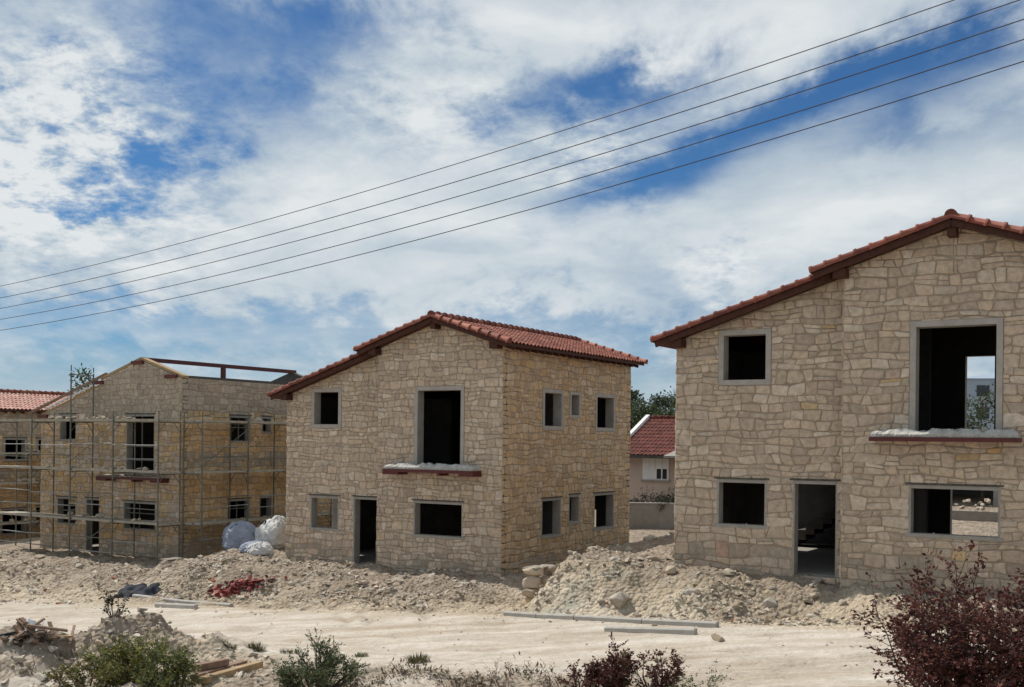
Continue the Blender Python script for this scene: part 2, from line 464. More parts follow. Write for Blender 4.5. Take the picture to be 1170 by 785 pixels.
# ------------------------------------------------------------------ roof tiles
def tile_col(rng, pal):
    c = rng.choice(pal); k = rng.uniform(.82, 1.15)
    return tuple(x*k for x in c)
TILES = [(.26, .078, .05), (.30, .098, .062), (.215, .066, .043), (.325, .125, .083), (.245, .084, .056), (.19, .062, .042)]
TILES_RED = [(.14, .036, .025), (.12, .032, .022), (.16, .044, .03)]
TILES_PINK = [(.5, .26, .2), (.45, .21, .16), (.53, .3, .24), (.47, .235, .18)]
def tile_slope(name, parent, p_low, along, up, L, S, rng, pal=TILES, pitch=.22, course=.36, amp=.034):
    """p_low: lower corner; along: unit vector along the eave; up: unit vector up the slope"""
    along = Vector(along); up = Vector(up); n = along.cross(up).normalized()
    if n.z < 0: n = -n
    mb = MB(); p0 = Vector(p_low); k = 6; cols = max(1, int(round(L/pitch))); pt = L/cols
    rows = max(1, int(round(S/course))); ct = S/rows
    prof = [amp*(1.15*max(0, cos(2*pi*j/k))**.8 - .45*max(0, -cos(2*pi*j/k))) for j in range(k+1)]
    for r in range(rows):
        for c in range(cols):
            jit = rng.uniform(-.006, .006); lift = rng.uniform(.022, .032)
            lo = [p0 + along*((c+j/k)*pt) + up*(r*ct+jit) + n*(prof[j]+lift) for j in range(k+1)]
            hi = [p0 + along*((c+j/k)*pt) + up*((r+1)*ct+.02) + n*(prof[j]*.9) for j in range(k+1)]
            dn = [q - n*.03 for q in lo]
            m = k+1; col = tile_col(rng, pal)
            mb.add(lo+hi, [(j, j+1, m+j+1, m+j) for j in range(k)], col, True)
            mb.add(dn+lo, [(j, j+1, m+j+1, m+j) for j in range(k)], tuple(x*.8 for x in col))
    return mb.build(name, M['tile'], parent)
def cap_run(name, parent, a, b, rng, rad=.108, step=.36, pal=TILES, upv=(0, 0, 1), drop=.05):
    """a run of overlapping half-round cap tiles from a (low end) to b"""
    a = Vector(a); b = Vector(b); d = (b-a); n = max(1, int(round(d.length/step))); d.normalize(); st = (b-a).length/n
    r = d.cross(Vector(upv)).normalized(); t = r.cross(d); mb = MB(); K = 9
    for i in range(n):
        col = tile_col(rng, pal); vs = []
        p = a+d*(i*st-.03); q = a+d*((i+1)*st+.03); jz = rng.uniform(-.006, .006)
        secs = [(p, rad*1.2), (p+d*.06, rad*1.2), (p+d*.065, rad*1.0), (q, rad*.86)]
        for c, ra in secs:
            for j in range(K):
                an = pi*(-.12+1.24*j/(K-1)); vs.append(c + r*(cos(an)*ra) + t*(sin(an)*ra+jz))
        mb.add(vs, [(s*K+j, s*K+j+1, (s+1)*K+j+1, (s+1)*K+j) for s in range(3) for j in range(K-1)], col, True)
        mb.add(vs[:K], [tuple(range(K))], tuple(x*.7 for x in col))
    return mb.build(name, M['tile'], parent)

# ------------------------------------------------------------------ the houses
APU = 6.56
SL = .32
def z_bay(u): return 7.83 - SL*abs(u-APU)
def z_wing(u): return 5.62 + SL*u
WINGS = [(1.24, 2.29, 4.62, 5.70, .13), (1.12, 2.33, 1.09, 2.22), (3.0, 4.02, 0., 2.24)]
BAYS = [(1.6, 3.23, 3.34, 5.68, .13), (1.49, 3.33, 1.12, 2.23)]
SIDES = [(2.53, 3.64, 4.63, 5.69, .13), (4.32, 4.86, 5.02, 5.69, .11), (6.2, 7.48, 4.63, 5.69, .13),
         (2.43, 3.67, 1.06, 2.3), (4.24, 4.95, 1.42, 2.36), (6.08, 7.59, 1.08, 2.34)]
LEFTS = [(DEP-2.72, DEP-1.55, .86, 2.25), (DEP-8.3, DEP-6.2, .5, 2.25)]   # s runs from the rear to the front
REARS = {3: [(W-7.3, W-5.03, .02, 2.3), (W-6.7, W-5.4, 3.2, 5.66)], 2: [(W-7.72, W-7.3, .8, 1.6), (W-5.8, W-5.5, .5, 1.7)], 1: [], 0: []}

def window_surround(parent, to3, o, hid='window_surround'):
    u0, u1, z0, z1, g = o; mb = MB()
    def slab(a, b, c, d):
        mb.add([to3(a, -.05, c), to3(b, -.05, c), to3(b, -.05, d), to3(a, -.05, d), to3(a, .03, c), to3(b, .03, c), to3(b, .03, d), to3(a, .03, d)],
               [(0,3,2,1),(4,5,6,7),(0,1,5,4),(1,2,6,5),(2,3,7,6),(3,0,4,7)])
    e = .004
    slab(u0-g, u0-e+.0, z0-g, z1+g); slab(u1+e, u1+g, z0-g, z1+g); slab(u0-e, u1+e, z1+e, z1+g)
    if z0 > 3.5: slab(u0-e, u1+e, z0-g, z0-e)
    return mb.build(hid, M['plaster_band'], parent)
def rough_opening(parent, to3, o, rng):
    u0, u1, z0, z1 = o[:4]
    def slab(mb, a, b, c, d, d0=-.2, d1=.018):
        mb.add([to3(a, d0, c), to3(b, d0, c), to3(b, d0, d), to3(a, d0, d), to3(a, d1, c), to3(b, d1, c), to3(b, d1, d), to3(a, d1, d)],
               [(0,3,2,1),(4,5,6,7),(0,1,5,4),(1,2,6,5),(2,3,7,6),(3,0,4,7)])
    mb = MB(); slab(mb, u0-.09, u1+.08, z1-.005, z1+.035, -.01, .033)
    mb.build('lintel', M['darklintel'], parent)
    mb = MB()
    slab(mb, u0-.035, u0+.03, z0, z1-.008, -.28, .012); slab(mb, u1-.03, u1+.035, z0, z1-.008, -.28, .012)
    slab(mb, u0+.032, u1-.032, z1-.09, z1-.01, -.28, .008)
    if z0 > .5: slab(mb, u0-.09, u1+.09, z0-.05, z0+.03, -.28, .03)
    mb.build('rough_frame', M['concrete'], parent)
    if z0 > .5:
        for i in range(rng.randint(2, 4)):           # crumbs of mortar left on the sill
            mb = MB(); c = Vector(to3(rng.uniform(u0+.1, u1-.1), rng.uniform(-.2, -.03), z0+.035)); r = rng.uniform(.02, .04)
            mb.add([c+Vector((r*a, r*b, r*cc)) for a, b, cc in ((-1,-.8,-.4),(1,-.7,-.4),(.7,1,-.4),(-.8,.9,-.4),(0,.1,.9))], [(0,1,4),(1,2,4),(2,3,4),(3,0,4)], (.4,.36,.3))
            mb.build('mortar_crumb', M['rock'], parent)

def balcony(h, z0, z1, ua, ub, rng, rub=True, brackets=True):
    st = MB(); st.box((ua, -.52, z0), (ub, .01, z0+.09))
    o = st.build('balcony', M['redsteel'], h)
    if brackets:
        for a, b in ((ua, ua+.62), (ub-.52, ub), (ua+2.1, ua+2.2)):
            m = MB(); m.box((a, -.515, z0-.085), (b, .01, z0-.003)); m.build('bracket', M['redsteel'], o)
    # broken concrete layer on top: a bumpy slab
    mb = MB(); nx, ny = 70, 8; vs = []; zt = z0+.093
    for j in range(ny+1):
        for i in range(nx+1):
            x = ua+.02+(ub-ua-.04)*i/nx; y = -.50+.50*j/ny
            e = min(i, nx-i, j+.3)
            zz = zt + (z1-zt)*min(1, .35+e*.35)*(.62+.9*(vnoise(x*9, y*9+z0)+.5)*.75)
            vs.append((x, y+(rng.uniform(-.02, .02) if j == 0 else 0), zz))
    fs = [(j*(nx+1)+i, j*(nx+1)+i+1, (j+1)*(nx+1)+i+1, (j+1)*(nx+1)+i) for j in range(ny) for i in range(nx)]
    mb.add(vs, fs, (.5, .48, .44))
    mb.add([(ua+.02+(ub-ua-.04)*i/nx, -.49, zt) for i in range(nx+1)]+[vs[i] for i in range(nx+1)], [(i, i+1, nx+2+i, nx+1+i) for i in range(nx)], (.45, .43, .39))
    mb.add([(ua+.02, -.5, zt), (ua+.02, 0, zt), vs[ny*(nx+1)], vs[0]], [(0, 1, 2, 3)], (.45, .43, .39))
    mb.add([(ub-.02, -.5, zt), (ub-.02, 0, zt), vs[-1], vs[nx]], [(0, 1, 2, 3)], (.45, .43, .39))
    mb.build('concrete_topping', M['rock'], o)
    return o

def ops_of(lst, roof):
    return lst if roof else [o[:4] for o in lst]
def house(idx, label, roof=True, front=True, pal_front=None, pal_side=None, size_f=(.18, .35, .24, .56), size_s=None, bal=(3.12, 3.38, 4.8, 8.22), seed=1, left=True):
    rng = random.Random(seed); o = ORG[idx]; fl = FLOOR[idx]
    h = empty('stone_house', (o[0], o[1], fl), -YAW, label, 'house', 'stone houses under construction')
    size_s = size_s or size_f
    pf = pal_front or (lambda r, s, z: r.choice(PAL_PALE)); ps = pal_side or pf
    bay_top = [(0, z_bay(BU)), (APU-BU, z_bay(APU)), (W-BU, z_bay(W))]
    if not roof: bay_top = [(0, z_bay(BU)-.02), (APU-BU, z_bay(APU)-.02), (W-BU, z_bay(W)-.02)]
    wing_top = [(0, z_wing(0)), (BU, z_wing(BU))]
    wl = []
    w, t3 = make_wall(h, (BU, 0), (1, 0), (0, -1), W-BU, bay_top, ops_of(BAYS, roof) if front else [], pf, rng, size_f, stones=(0, W-BU+.022), facing=front)
    wl.append((w, t3, BAYS))
    w, t3 = make_wall(h, (0, .3), (1, 0), (0, -1), BU, wing_top, ops_of(WINGS, roof) if front else [], pf, rng, size_f, facing=front, stones=(-.018, BU))
    wl.append((w, t3, WINGS))
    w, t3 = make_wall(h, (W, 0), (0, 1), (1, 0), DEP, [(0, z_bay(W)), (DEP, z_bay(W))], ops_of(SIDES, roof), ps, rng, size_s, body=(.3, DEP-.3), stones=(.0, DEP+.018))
    wl.append((w, t3, SIDES))
    w, t3 = make_wall(h, (0, DEP), (0, -1), (-1, 0), DEP-.3, [(0, z_wing(0)), (DEP-.3, z_wing(0))], LEFTS if left else [], pf, rng, size_f, body=(.3, DEP-.6), stones=(-.018, DEP-.3+.018), facing=left)
    rear_top = [(0, z_bay(W)), (W-APU, z_bay(APU)), (W-BU, z_bay(BU)), (W-BU+.001, z_wing(BU)), (W, z_wing(0))]
    make_wall(h, (W, DEP), (-1, 0), (0, 1), W, rear_top, REARS[idx], pf, rng, size_f, facing=False)
    # side of the bay standing proud of the wing
    make_wall(h, (BU, .3), (0, -1), (-1, 0), .3, [(0, z_bay(BU)), (.3, z_bay(BU))], [], pf, rng, (.18, .33, .2, .34), body=(.0, .299), thick=.02, stones=(0, .318), facing=front)
    # wall over the wing roof line, closes the bay to the left
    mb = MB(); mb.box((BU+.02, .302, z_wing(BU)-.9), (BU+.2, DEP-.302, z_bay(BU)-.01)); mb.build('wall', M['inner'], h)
    for wall, t3, ops in wl:
        if not front and wall is not wl[2][0]: continue
        for op in ops:
            if len(op) > 4 and roof and front: window_surround(wall, t3, op)
            else: rough_opening(wall, t3, op, rng)
    mb = MB(); mb.box((.302, .602, -.2), (W-.302, DEP-.302, .012)); mb.box((BU+.002, .302, -.2), (W-.302, .598, .012)); mb.build('floor_slab', M['concrete'], h)
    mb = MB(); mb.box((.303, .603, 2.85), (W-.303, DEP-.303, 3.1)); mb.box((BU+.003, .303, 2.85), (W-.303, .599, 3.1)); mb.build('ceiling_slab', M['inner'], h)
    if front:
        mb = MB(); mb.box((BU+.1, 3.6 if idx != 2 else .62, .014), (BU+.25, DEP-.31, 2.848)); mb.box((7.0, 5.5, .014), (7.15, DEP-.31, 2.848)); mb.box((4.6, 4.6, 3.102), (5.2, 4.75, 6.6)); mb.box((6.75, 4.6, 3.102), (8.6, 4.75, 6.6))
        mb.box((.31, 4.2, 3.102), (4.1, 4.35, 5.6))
        mb.build('shading_partition', M['inner'], h)  # unseen inner walls added so the openings look dark
        mb = MB()
        for i in range(9): mb.box((.45+i*.26, 7.2, .014 if i == 0 else .014+i*.17-.12), (.71+i*.26-.002, 8.2, .014+(i+1)*.17))
        mb.build('staircase', M['inner'], h)
        balcony(h, *bal, rng, brackets=(idx != 3))
    if not roof and front:
        mb = MB(); mb.box((.31, .61, 5.45), (BU-.01, DEP-.31, 5.55)); mb.box((BU+.21, .31, 6.2), (W-.31, DEP-.31, 6.35)); mb.build('ceiling_slab', M['inner'], h)  # upper slabs added to block the sky and keep the openings dark
        mb = MB(); mb.box((BU+.02, .62, 3.102), (BU+.2, DEP-.31, 6.05)); mb.build('shading_partition', M['inner'], h)  # inner wall added to keep bright sky out of the bay window
        for a, b, y, z0, z1 in ((1.75, 1.75, .42, 4.62, 5.7), (1.1, 2.35, .42, 1.65, 1.65), (1.7, 1.7, .42, 1.09, 2.22), (6.6, 6.6, .1, 3.3, 5.68), (5.8, 7.4, .1, 4.4, 4.4), (5.8, 7.4, .1, 3.85, 3.85), (6.5, 6.5, .1, 1.12, 2.23), (5.7, 7.5, .1, 1.75, 1.75)):
            mb = MB(); mb.tube([(a, y, z0), (b, y, z1)], .026); mb.build('prop', M['scaffold'], h)
        for v, w2, z0, z1 in ((3.05, 0, 1.06, 2.3), (2.43, 1.24, 1.9, 1.9), (6.8, 0, 1.08, 2.34), (6.08, 1.5, 1.8, 1.8), (3.1, 0, 4.63, 5.69), (2.55, 1.1, 5.2, 5.2)):
            mb = MB(); mb.tube([(W-.12, v, z0), (W-.12, v+w2, z1)], .026); mb.build('prop', M['scaffold'], h)
    if roof:
        S1 = sqrt(1+SL*SL); ov = .42
        deck = MB()
        def slab(u0, z0, u1, z1, v0, v1, t=.1, col=(.1, .04, .03)):
            vs = [(u0, v0, z0), (u1, v0, z1), (u1, v1, z1), (u0, v1, z0), (u0, v0, z0+t), (u1, v0, z1+t), (u1, v1, z1+t), (u0, v1, z0+t)]
            deck.add(vs, [(0,3,2,1),(4,5,6,7),(0,1,5,4),(1,2,6,5),(2,3,7,6),(3,0,4,7)], col)
        e = .006
        uL, uR = 3.62, W+.38
        slab(uL, z_bay(uL)+e, APU, z_bay(APU)+e, -.36, DEP+.36); slab(APU, z_bay(APU)+e, uR, z_bay(uR)+e, -.36, DEP+.36)
        slab(-.42, z_wing(-.42)+e, BU-.03, z_wing(BU-.03)+e, -.06, DEP+.36)
        r = deck.build('roof', M['timber_dark'], h)
        T = .125
        upR = Vector((-1, 0, SL)).normalized(); upL = Vector((1, 0, SL)).normalized()
        tile_slope('roof_tiles', r, (uR+.04, -.36, z_bay(uR+.04)+T), (0, 1, 0), upR, DEP+.72, (uR+.04-APU)*S1, rng, TILES_PINK if idx == 0 else TILES)
        tile_slope('roof_tiles', r, (uL-.04, -.36, z_bay(uL-.04)+T), (0, 1, 0), upL, DEP+.72, (APU-uL+.04)*S1, rng)
        tile_slope('roof_tiles', r, (-.46, -.06, z_wing(-.46)+T), (0, 1, 0), upL, DEP+.42, (BU+.38)*S1, rng)
        for v in (-.37, DEP+.37):
            cap_run('verge_tile', r, (uR+.05, v, z_bay(uR+.05)+T+.02), (APU, v, z_bay(APU)+T+.02), rng)
            cap_run('verge_tile', r, (uL-.05, v, z_bay(uL-.05)+T+.02), (APU, v, z_bay(APU)+T+.02), rng)
        cap_run('verge_tile', r, (-.47, -.07, z_wing(-.47)+T+.02), (uL+.2, -.07, z_wing(uL+.2)+T+.02), rng)
        cap_run('ridge_cap', r, (APU, -.42, z_bay(APU)+T+.055), (APU, DEP+.42, z_bay(APU)+T+.055), rng, rad=.11)
        for (a, b, v, zf) in ((uL, APU, -.4, z_bay), (APU, uR, -.4, z_bay), (-.42, uL+.3, -.1, z_wing)):
            m = MB(); m.bar((a, v+.025, zf(a)+.03), (b, v+.025, zf(b)+.03), .05, .145); m.build('fascia', M['timber_dark'], r)
        for u, zf, v0 in ((.12, z_wing, -.04), (BU-.02, z_bay, -.34), (APU, z_bay, -.34), (W-.14, z_bay, -.34)):
            m = MB(); zt = zf(u)-(.05 if u == APU else .02); m.box((u-.14 if u != APU else u-.09, v0, zt-.2), (u+.14 if u != APU else u+.09, .28 if u < BU-.1 else -.02, zt)); m.build('purlin', M['timber_dark'], r)
        m = MB()
        for k in range(20):
            v = .1+k*(DEP-.2)/19
            m.bar((W-.05, v, z_bay(W-.05)-.06), (uR-.03, v, z_bay(uR-.03)-.06), .07, .1)
        m.build('rafter', M['timber_dark'], r)
    return h

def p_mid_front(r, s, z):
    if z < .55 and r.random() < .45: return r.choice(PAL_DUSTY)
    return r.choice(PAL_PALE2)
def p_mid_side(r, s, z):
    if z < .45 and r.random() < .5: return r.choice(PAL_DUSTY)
    c = r.choice(PAL_OCHRE); return (c[0]*.97, c[1]*.985, c[2]*1.09)  # ochre stone mix, with the warm ground bounce put into its colour
def p_right(r, s, z):
    if z < .6 and r.random() < .45: return r.choice(PAL_DUSTY)
    if r.random() < .006: return (.44, .31, .235)
    return r.choice(PAL_PALE) if r.random() < .988 else r.choice(PAL_OCHRE)
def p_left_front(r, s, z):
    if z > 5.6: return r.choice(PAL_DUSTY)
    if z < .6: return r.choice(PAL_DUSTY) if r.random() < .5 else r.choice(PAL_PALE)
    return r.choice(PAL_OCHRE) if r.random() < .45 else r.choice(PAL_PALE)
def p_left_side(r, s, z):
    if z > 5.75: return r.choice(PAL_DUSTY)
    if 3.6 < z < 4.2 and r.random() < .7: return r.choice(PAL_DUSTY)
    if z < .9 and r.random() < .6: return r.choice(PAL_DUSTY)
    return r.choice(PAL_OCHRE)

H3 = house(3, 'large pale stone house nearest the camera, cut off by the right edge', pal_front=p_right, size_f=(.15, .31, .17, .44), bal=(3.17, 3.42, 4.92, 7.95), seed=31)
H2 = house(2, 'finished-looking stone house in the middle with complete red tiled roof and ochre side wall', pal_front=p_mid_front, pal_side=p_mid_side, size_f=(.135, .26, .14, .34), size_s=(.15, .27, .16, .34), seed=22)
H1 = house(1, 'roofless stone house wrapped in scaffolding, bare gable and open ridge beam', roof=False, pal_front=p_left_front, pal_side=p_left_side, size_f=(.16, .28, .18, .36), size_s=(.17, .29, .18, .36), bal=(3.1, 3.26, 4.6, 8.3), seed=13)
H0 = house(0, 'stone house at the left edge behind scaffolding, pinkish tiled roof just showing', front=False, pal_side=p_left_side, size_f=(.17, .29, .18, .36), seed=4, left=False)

# bare roof timbers and steel of the roofless house
def roofless(h):
    def part(name, mat, *bars):
        m = MB()
        for b in bars: m.bar(*b)
        return m.build(name, M[mat], h)
    zt = .05
    part('rafter', 'timber', ((APU, .15, z_bay(APU)+zt), (W+.05, .15, z_bay(W+.05)+zt), .3, .1))
    part('rafter', 'timber', ((BU, .15, z_bay(BU)+zt), (APU, .15, z_bay(APU)+zt), .3, .1))
    part('rafter', 'timber', ((-.35, .45, z_wing(-.35)+zt), (BU, .45, z_wing(BU)+zt), .3, .1))
    part('rafter', 'timber_old', ((-.35, DEP-.2, z_wing(-.35)+.25), (BU, DEP-.2, z_wing(BU)+.25), .3, .12))
    part('ridge_beam', 'redsteel', ((APU, .05, z_bay(APU)+.02), (APU, DEP, z_bay(APU)+.02), .12, .16))
    part('post', 'redsteel', ((APU, 4.4, 6.0), (APU, 4.4, z_bay(APU)-.06), .16, .16))
    part('wall_plate', 'darklintel', ((W-.15, .3, z_bay(W)+.05), (W-.15, DEP, z_bay(W)+.05), .26, .1))
    for u, z in ((.15, z_wing(.15)-.06), (BU-.1, z_bay(BU-.1)-.08), (APU-.1, z_bay(APU)-.12), (W-.55, z_bay(W-.55)-.12)):
        part('purlin', 'redsteel', ((u-.32, -.06+(.3 if u < 1 else 0), z), (u+.32, -.06+(.3 if u < 1 else 0), z), .12, .14))
    part('rafter', 'timber_old', ((-.75, .2, z_wing(-.75)+.34), (BU+.1, .2, z_wing(BU+.1)+.34), .1, .09))
    m = MB(); rng = random.Random(5)
    for i in range(12):
        a = .3+i*.32; m.bar((a, .3, z_wing(a)+.19), (a+.2, .3, z_wing(a+.2)+.19), .16, .06)
    m.build('batten', M['white'], h)
roofless(H1)

# ------------------------------------------------------------------ scaffolding
def scaffold(loc, rz, label, frames, levels, base, deckw, extra=None, seed=1, rail_mat='galv', decks=None):
    """frames: list of s positions; local x along the wall, -y away from it"""
    rng = random.Random(seed)
    t = empty('scaffold', loc, rz, label, 'scaffold', 'scaffolds around the stone houses')
    yi, yo = -.25, -.25-deckw
    for k, s in enumerate(frames):
        z0 = base
        for li, z1 in enumerate(levels + ([extra[1]] if extra and extra[0] == k else [])):
            m = MB(); last = li == len(levels)-1
            lz = tz_local(loc, rz, s, yo, 0) if li == 0 else z0
            m.tube([(s, yo, lz), (s, yo, z1-.04)], .03); m.tube([(s, yi, z0), (s, yi, z1-.04)], .03)
            m.tube([(s, yo, z1-.12), (s, yi, z1-.12)], .022)
            for a, b in ((yo, 1), (yi, -1)): m.tube([(s, a, z1-.5), (s, a+b*.32, z1-.12)], .014)
            if last and not (extra and extra[0] == k): m.tube([(s, yo, z1-.04), (s, yo, z1+.32)], .02); m.tube([(s, yi, z1-.04), (s, yi, z1+.3)], .02)
            if li > len(levels)-1: m.tube([(s, yo, z1), (s, yo, z1+.25)], .022); m.tube([(s, yi, z1), (s, yi, z1+.2)], .022)
            m.build('frame', M['scaffold'], t); z0 = z1-.04
    for li, z in enumerate(levels):
        for k, (a, b) in enumerate(zip(frames, frames[1:])):
            if decks and (li, k) not in decks: continue
            m = MB(); sag = rng.uniform(.0, .03)
            for j in range(2):
                y0 = yo+.04+j*(deckw/2); y1 = y0+deckw/2-.08
                m.box((a+.03-(.1 if k else 0), y0, z-sag*j-.08+.003*k), (b-.03+.12*(k % 2), y1, z-sag*j+.003*k))
            m.build('plank', M['deck'], t)
        for k, (a, b) in enumerate(zip(frames, frames[1:])):
            zb = (base if li == 0 else levels[li-1])
            for dz_ in (0., -.48):
                m = MB(); zz = zb+dz_+rng.uniform(.9, 1.05); m.tube([(a, yo-.03, zz), (b, yo-.03, zz+rng.uniform(-.04, .04))], .02)
                m.build('guard_rail', M[rail_mat] if rng.random() < .6 else M['scaffold'], t)
            if rng.random() < .35:
                m = MB(); m.tube([(a, yo-.04, zb+.25), (b, yo-.04, zb+1.65)], .015); m.build('diagonal_brace', M['scaffold'], t)
    return t
def tz_local(loc, rz, s, y, dz):
    wx = loc[0]+cos(rz)*s-sin(rz)*y; wy = loc[1]+sin(rz)*s+cos(rz)*y
    return min(tz(wx, wy)-loc[2]-.02, .1)
LV = [1.55, 3.5, 5.45]
oA = (O1[0], O1[1], FLOOR[1])
sA = scaffold(oA, -YAW, 'front scaffold of the roofless house, one frame rising far above the gable eave', [1.6-2.5, 1.6, 4.06, 6.6, 9.15], LV, -.15, 1.05, (2, 7.35), 3)
pB = O1 + U*W
sB = scaffold((pB[0], pB[1], FLOOR[1]), pi/2-YAW, 'green scaffold along the ochre side wall of the roofless house', [-.1, 2.3, 4.8, 7.3, 9.6], LV, -.1, 1.0, None, 5)
pC = O0 + U*W
sC = scaffold((pC[0], pC[1], FLOOR[0]), pi/2-YAW, 'scaffold by the left edge house, its decks piled with pale stones', [1.2, 3.6, 6.0, 8.4], [1.7, 3.6, 5.0], -.1, 1.0, None, 8)

# ------------------------------------------------------------------ ground and track
def grid_axis(lo, hi, fine, out_lo, out_hi):
    a = list(np.arange(lo, hi, fine)); s = fine
    x = lo; left = []
    while x > out_lo: s *= 1.22; x -= s; left.append(x)
    s = fine; x = a[-1]; right = []
    while x < out_hi: s *= 1.22; x += s; right.append(x)
    return np.array(left[::-1]+a+right)
gx = grid_axis(-20, 17, .085, -900, 900); gy = grid_axis(14.5, 42, .085, -60, 1400)
X, Y = np.meshgrid(gx, gy); Z = terrain(X, Y); UU, VV = uv(X, Y)
wob = fbm(X*.5, Y*.5, 4)
edge = VV + wob*.9
road = sm(-5.2, -6.3, edge)*sm(-12.9, -12.0, edge)*sm(200, 60, np.hypot(X, Y))
fore = sm(-12.2, -13.2, edge)
sand = np.clip(sm(-2.4, -4.6, edge)*sm(-6.5, -5.4, edge)*1.2 + .75*sm(.3, 1.2, UU)*sm(3.8, 3.2, UU)*sm(.5, -1.5, VV), 0, 1)
sand = np.maximum(sand, .9*sm(-13, -9, UU)*sm(2.5, 0, UU)*sm(-2.6, -4.2, edge)*sm(-8, -6.4, edge))
road = np.maximum(road*(1-.55*np.clip(fbm(X*.8, Y*.8, 3)+.1, 0, 1)), fore*.75*sm(.0, .12, fbm(X*.55+9, Y*.8, 3)))
dark = np.clip(sm(-12.9, -13.9, edge)*.95*sm(-.16, .08, fbm(X*.5+3, Y*.9, 3)) + .6*sm(-1.0, -2.6, VV)*sm(-5.9, -4.9, VV)*sm(-.05, .2, fbm(X*.35+5, Y*.35, 3)+.1*(UU > 3.4)), 0, 1)
dark = dark*np.where(VV < -12.5, sm(-7.5, -5.0, X), 1)
RR = np.hypot(UU+4.6, VV+11.2); rut = 0
for r0 in (6.2, 6.75, 8.1): rut = rut + np.exp(-((RR-r0)/.12)**2)*sm(-8.5, -7.0, VV)*sm(-1.5, -4, VV)*sm(-9, -6, UU)*sm(3, 1.5, UU)
for c in (-7.1, -8.9, -10.3): rut = rut + .6*np.exp(-((VV-c-.5*vnoise(UU*.15, c*np.ones_like(UU)))/.16)**2)
dark = np.clip(dark + .42*rut*(.5+fbm(X*1.3, Y*1.3, 3)), 0, 1)
ny, nx = X.shape
co = np.stack([X.ravel(), Y.ravel(), Z.ravel()], 1)
ii = np.arange((ny-1)*(nx-1)); r_, c_ = ii//(nx-1), ii % (nx-1)
quads = np.stack([r_*nx+c_, r_*nx+c_+1, (r_+1)*nx+c_+1, (r_+1)*nx+c_], 1)
fm = (sm(-5.2, -6.3, edge)*sm(-12.9, -12.0, edge)).ravel()[quads].mean(1) > .5
fm &= (np.hypot(X, Y).ravel()[quads[:, 0]] < 120)
soil = np.ones((co.shape[0], 4), np.float32); soil[:, 0] = road.ravel(); soil[:, 1] = sand.ravel(); soil[:, 2] = dark.ravel()
gl = UU-4.55-.9*(VV+5.4); soil[:, 3] = (np.exp(-(gl/.42)**2)*sm(-6.1, -5.5, VV)*sm(-3.3, -4.1, VV)*sm(-.25, .1, fbm(X*2, Y*2, 3))).ravel()
def sheet(name, q):
    used, inv = np.unique(q.ravel(), return_inverse=True)
    me = bpy.data.meshes.new(name); me.vertices.add(len(used)); me.vertices.foreach_set('co', co[used].ravel())
    n = len(q); me.loops.add(n*4); me.loops.foreach_set('vertex_index', inv.astype(np.int32))
    me.polygons.add(n); me.polygons.foreach_set('loop_start', np.arange(0, n*4, 4, dtype=np.int32)); me.polygons.foreach_set('loop_total', np.full(n, 4, dtype=np.int32))
    me.update(calc_edges=True); me.materials.append(M['ground'])
    me.attributes.new('soil', 'FLOAT_COLOR', 'POINT').data.foreach_set('color', soil[used].ravel())
    me.polygons.foreach_set('use_smooth', np.ones(n, bool)); me.validate()
    o = bpy.data.objects.new(name, me); COL.objects.link(o); o['kind'] = 'structure'; return o
sheet('ground', quads[~fm]); sheet('road', quads[fm])

# ------------------------------------------------------------------ rocks
ROCKC = [(.5, .43, .345), (.46, .395, .31), (.56, .495, .405), (.4, .335, .26), (.5, .415, .31), (.46, .405, .335)]
def hull_mesh(name, rng, npts, flat, col, mat):
    bm = bmesh.new()
    for i in range(npts):
        v = Vector((rng.gauss(0, 1), rng.gauss(0, 1), rng.gauss(0, 1))).normalized()*rng.uniform(.8, 1.08)
        bm.verts.new((v.x, v.y*rng.uniform(.72, .95), v.z*flat))
    g = bmesh.ops.convex_hull(bm, input=bm.verts)
    for v in [v for v in bm.verts if not v.link_faces]: bm.verts.remove(v)
    bmesh.ops.dissolve_limit(bm, angle_limit=.25, verts=bm.verts, edges=bm.edges)
    bmesh.ops.bevel(bm, geom=bm.edges[:], offset=.05, segments=1, affect='EDGES')
    me = bpy.data.meshes.new(name); bm.to_mesh(me); bm.free()
    a = me.attributes.new('col', 'FLOAT_COLOR', 'CORNER')
    a.data.foreach_set('color', np.tile(np.array([*col, 1], np.float32), len(me.loops)))
    me.materials.append(M[mat]); return me
rr = random.Random(77)
def tint(r, a, b):
    k = r.uniform(a, b); return tuple(x*k for x in r.choice(ROCKC))
ROCKS = [hull_mesh('rock', rr, rr.randint(14, 22), rr.uniform(.45, .75), tint(rr, .85, 1.15), 'rock') for _ in range(14)]
BLOCKS = [hull_mesh('rock', rr, rr.randint(20, 26), rr.uniform(.6, .8), tint(rr, .95, 1.2), 'rock') for _ in range(6)]
def rock(x, y, r, rng, label, cat='rock', group=None, z=None, name='rock', meshes=None, sink=.35, rot=None):
    o = bpy.data.objects.new(name, rng.choice(meshes or ROCKS)); COL.objects.link(o)
    s = rng.uniform(.8, 1.25); o.scale = (r*s, r/s, r*rng.uniform(.75, 1.1))
    o.rotation_euler = rot or (rng.uniform(-.25, .25), rng.uniform(-.25, .25), rng.uniform(0, 6.28))
    o.location = (x, y, (tz(x, y) if z is None else z)+r*(.55-sink))
    return tag(o, label, cat, group)
G1 = 'loose rocks on the building plots'
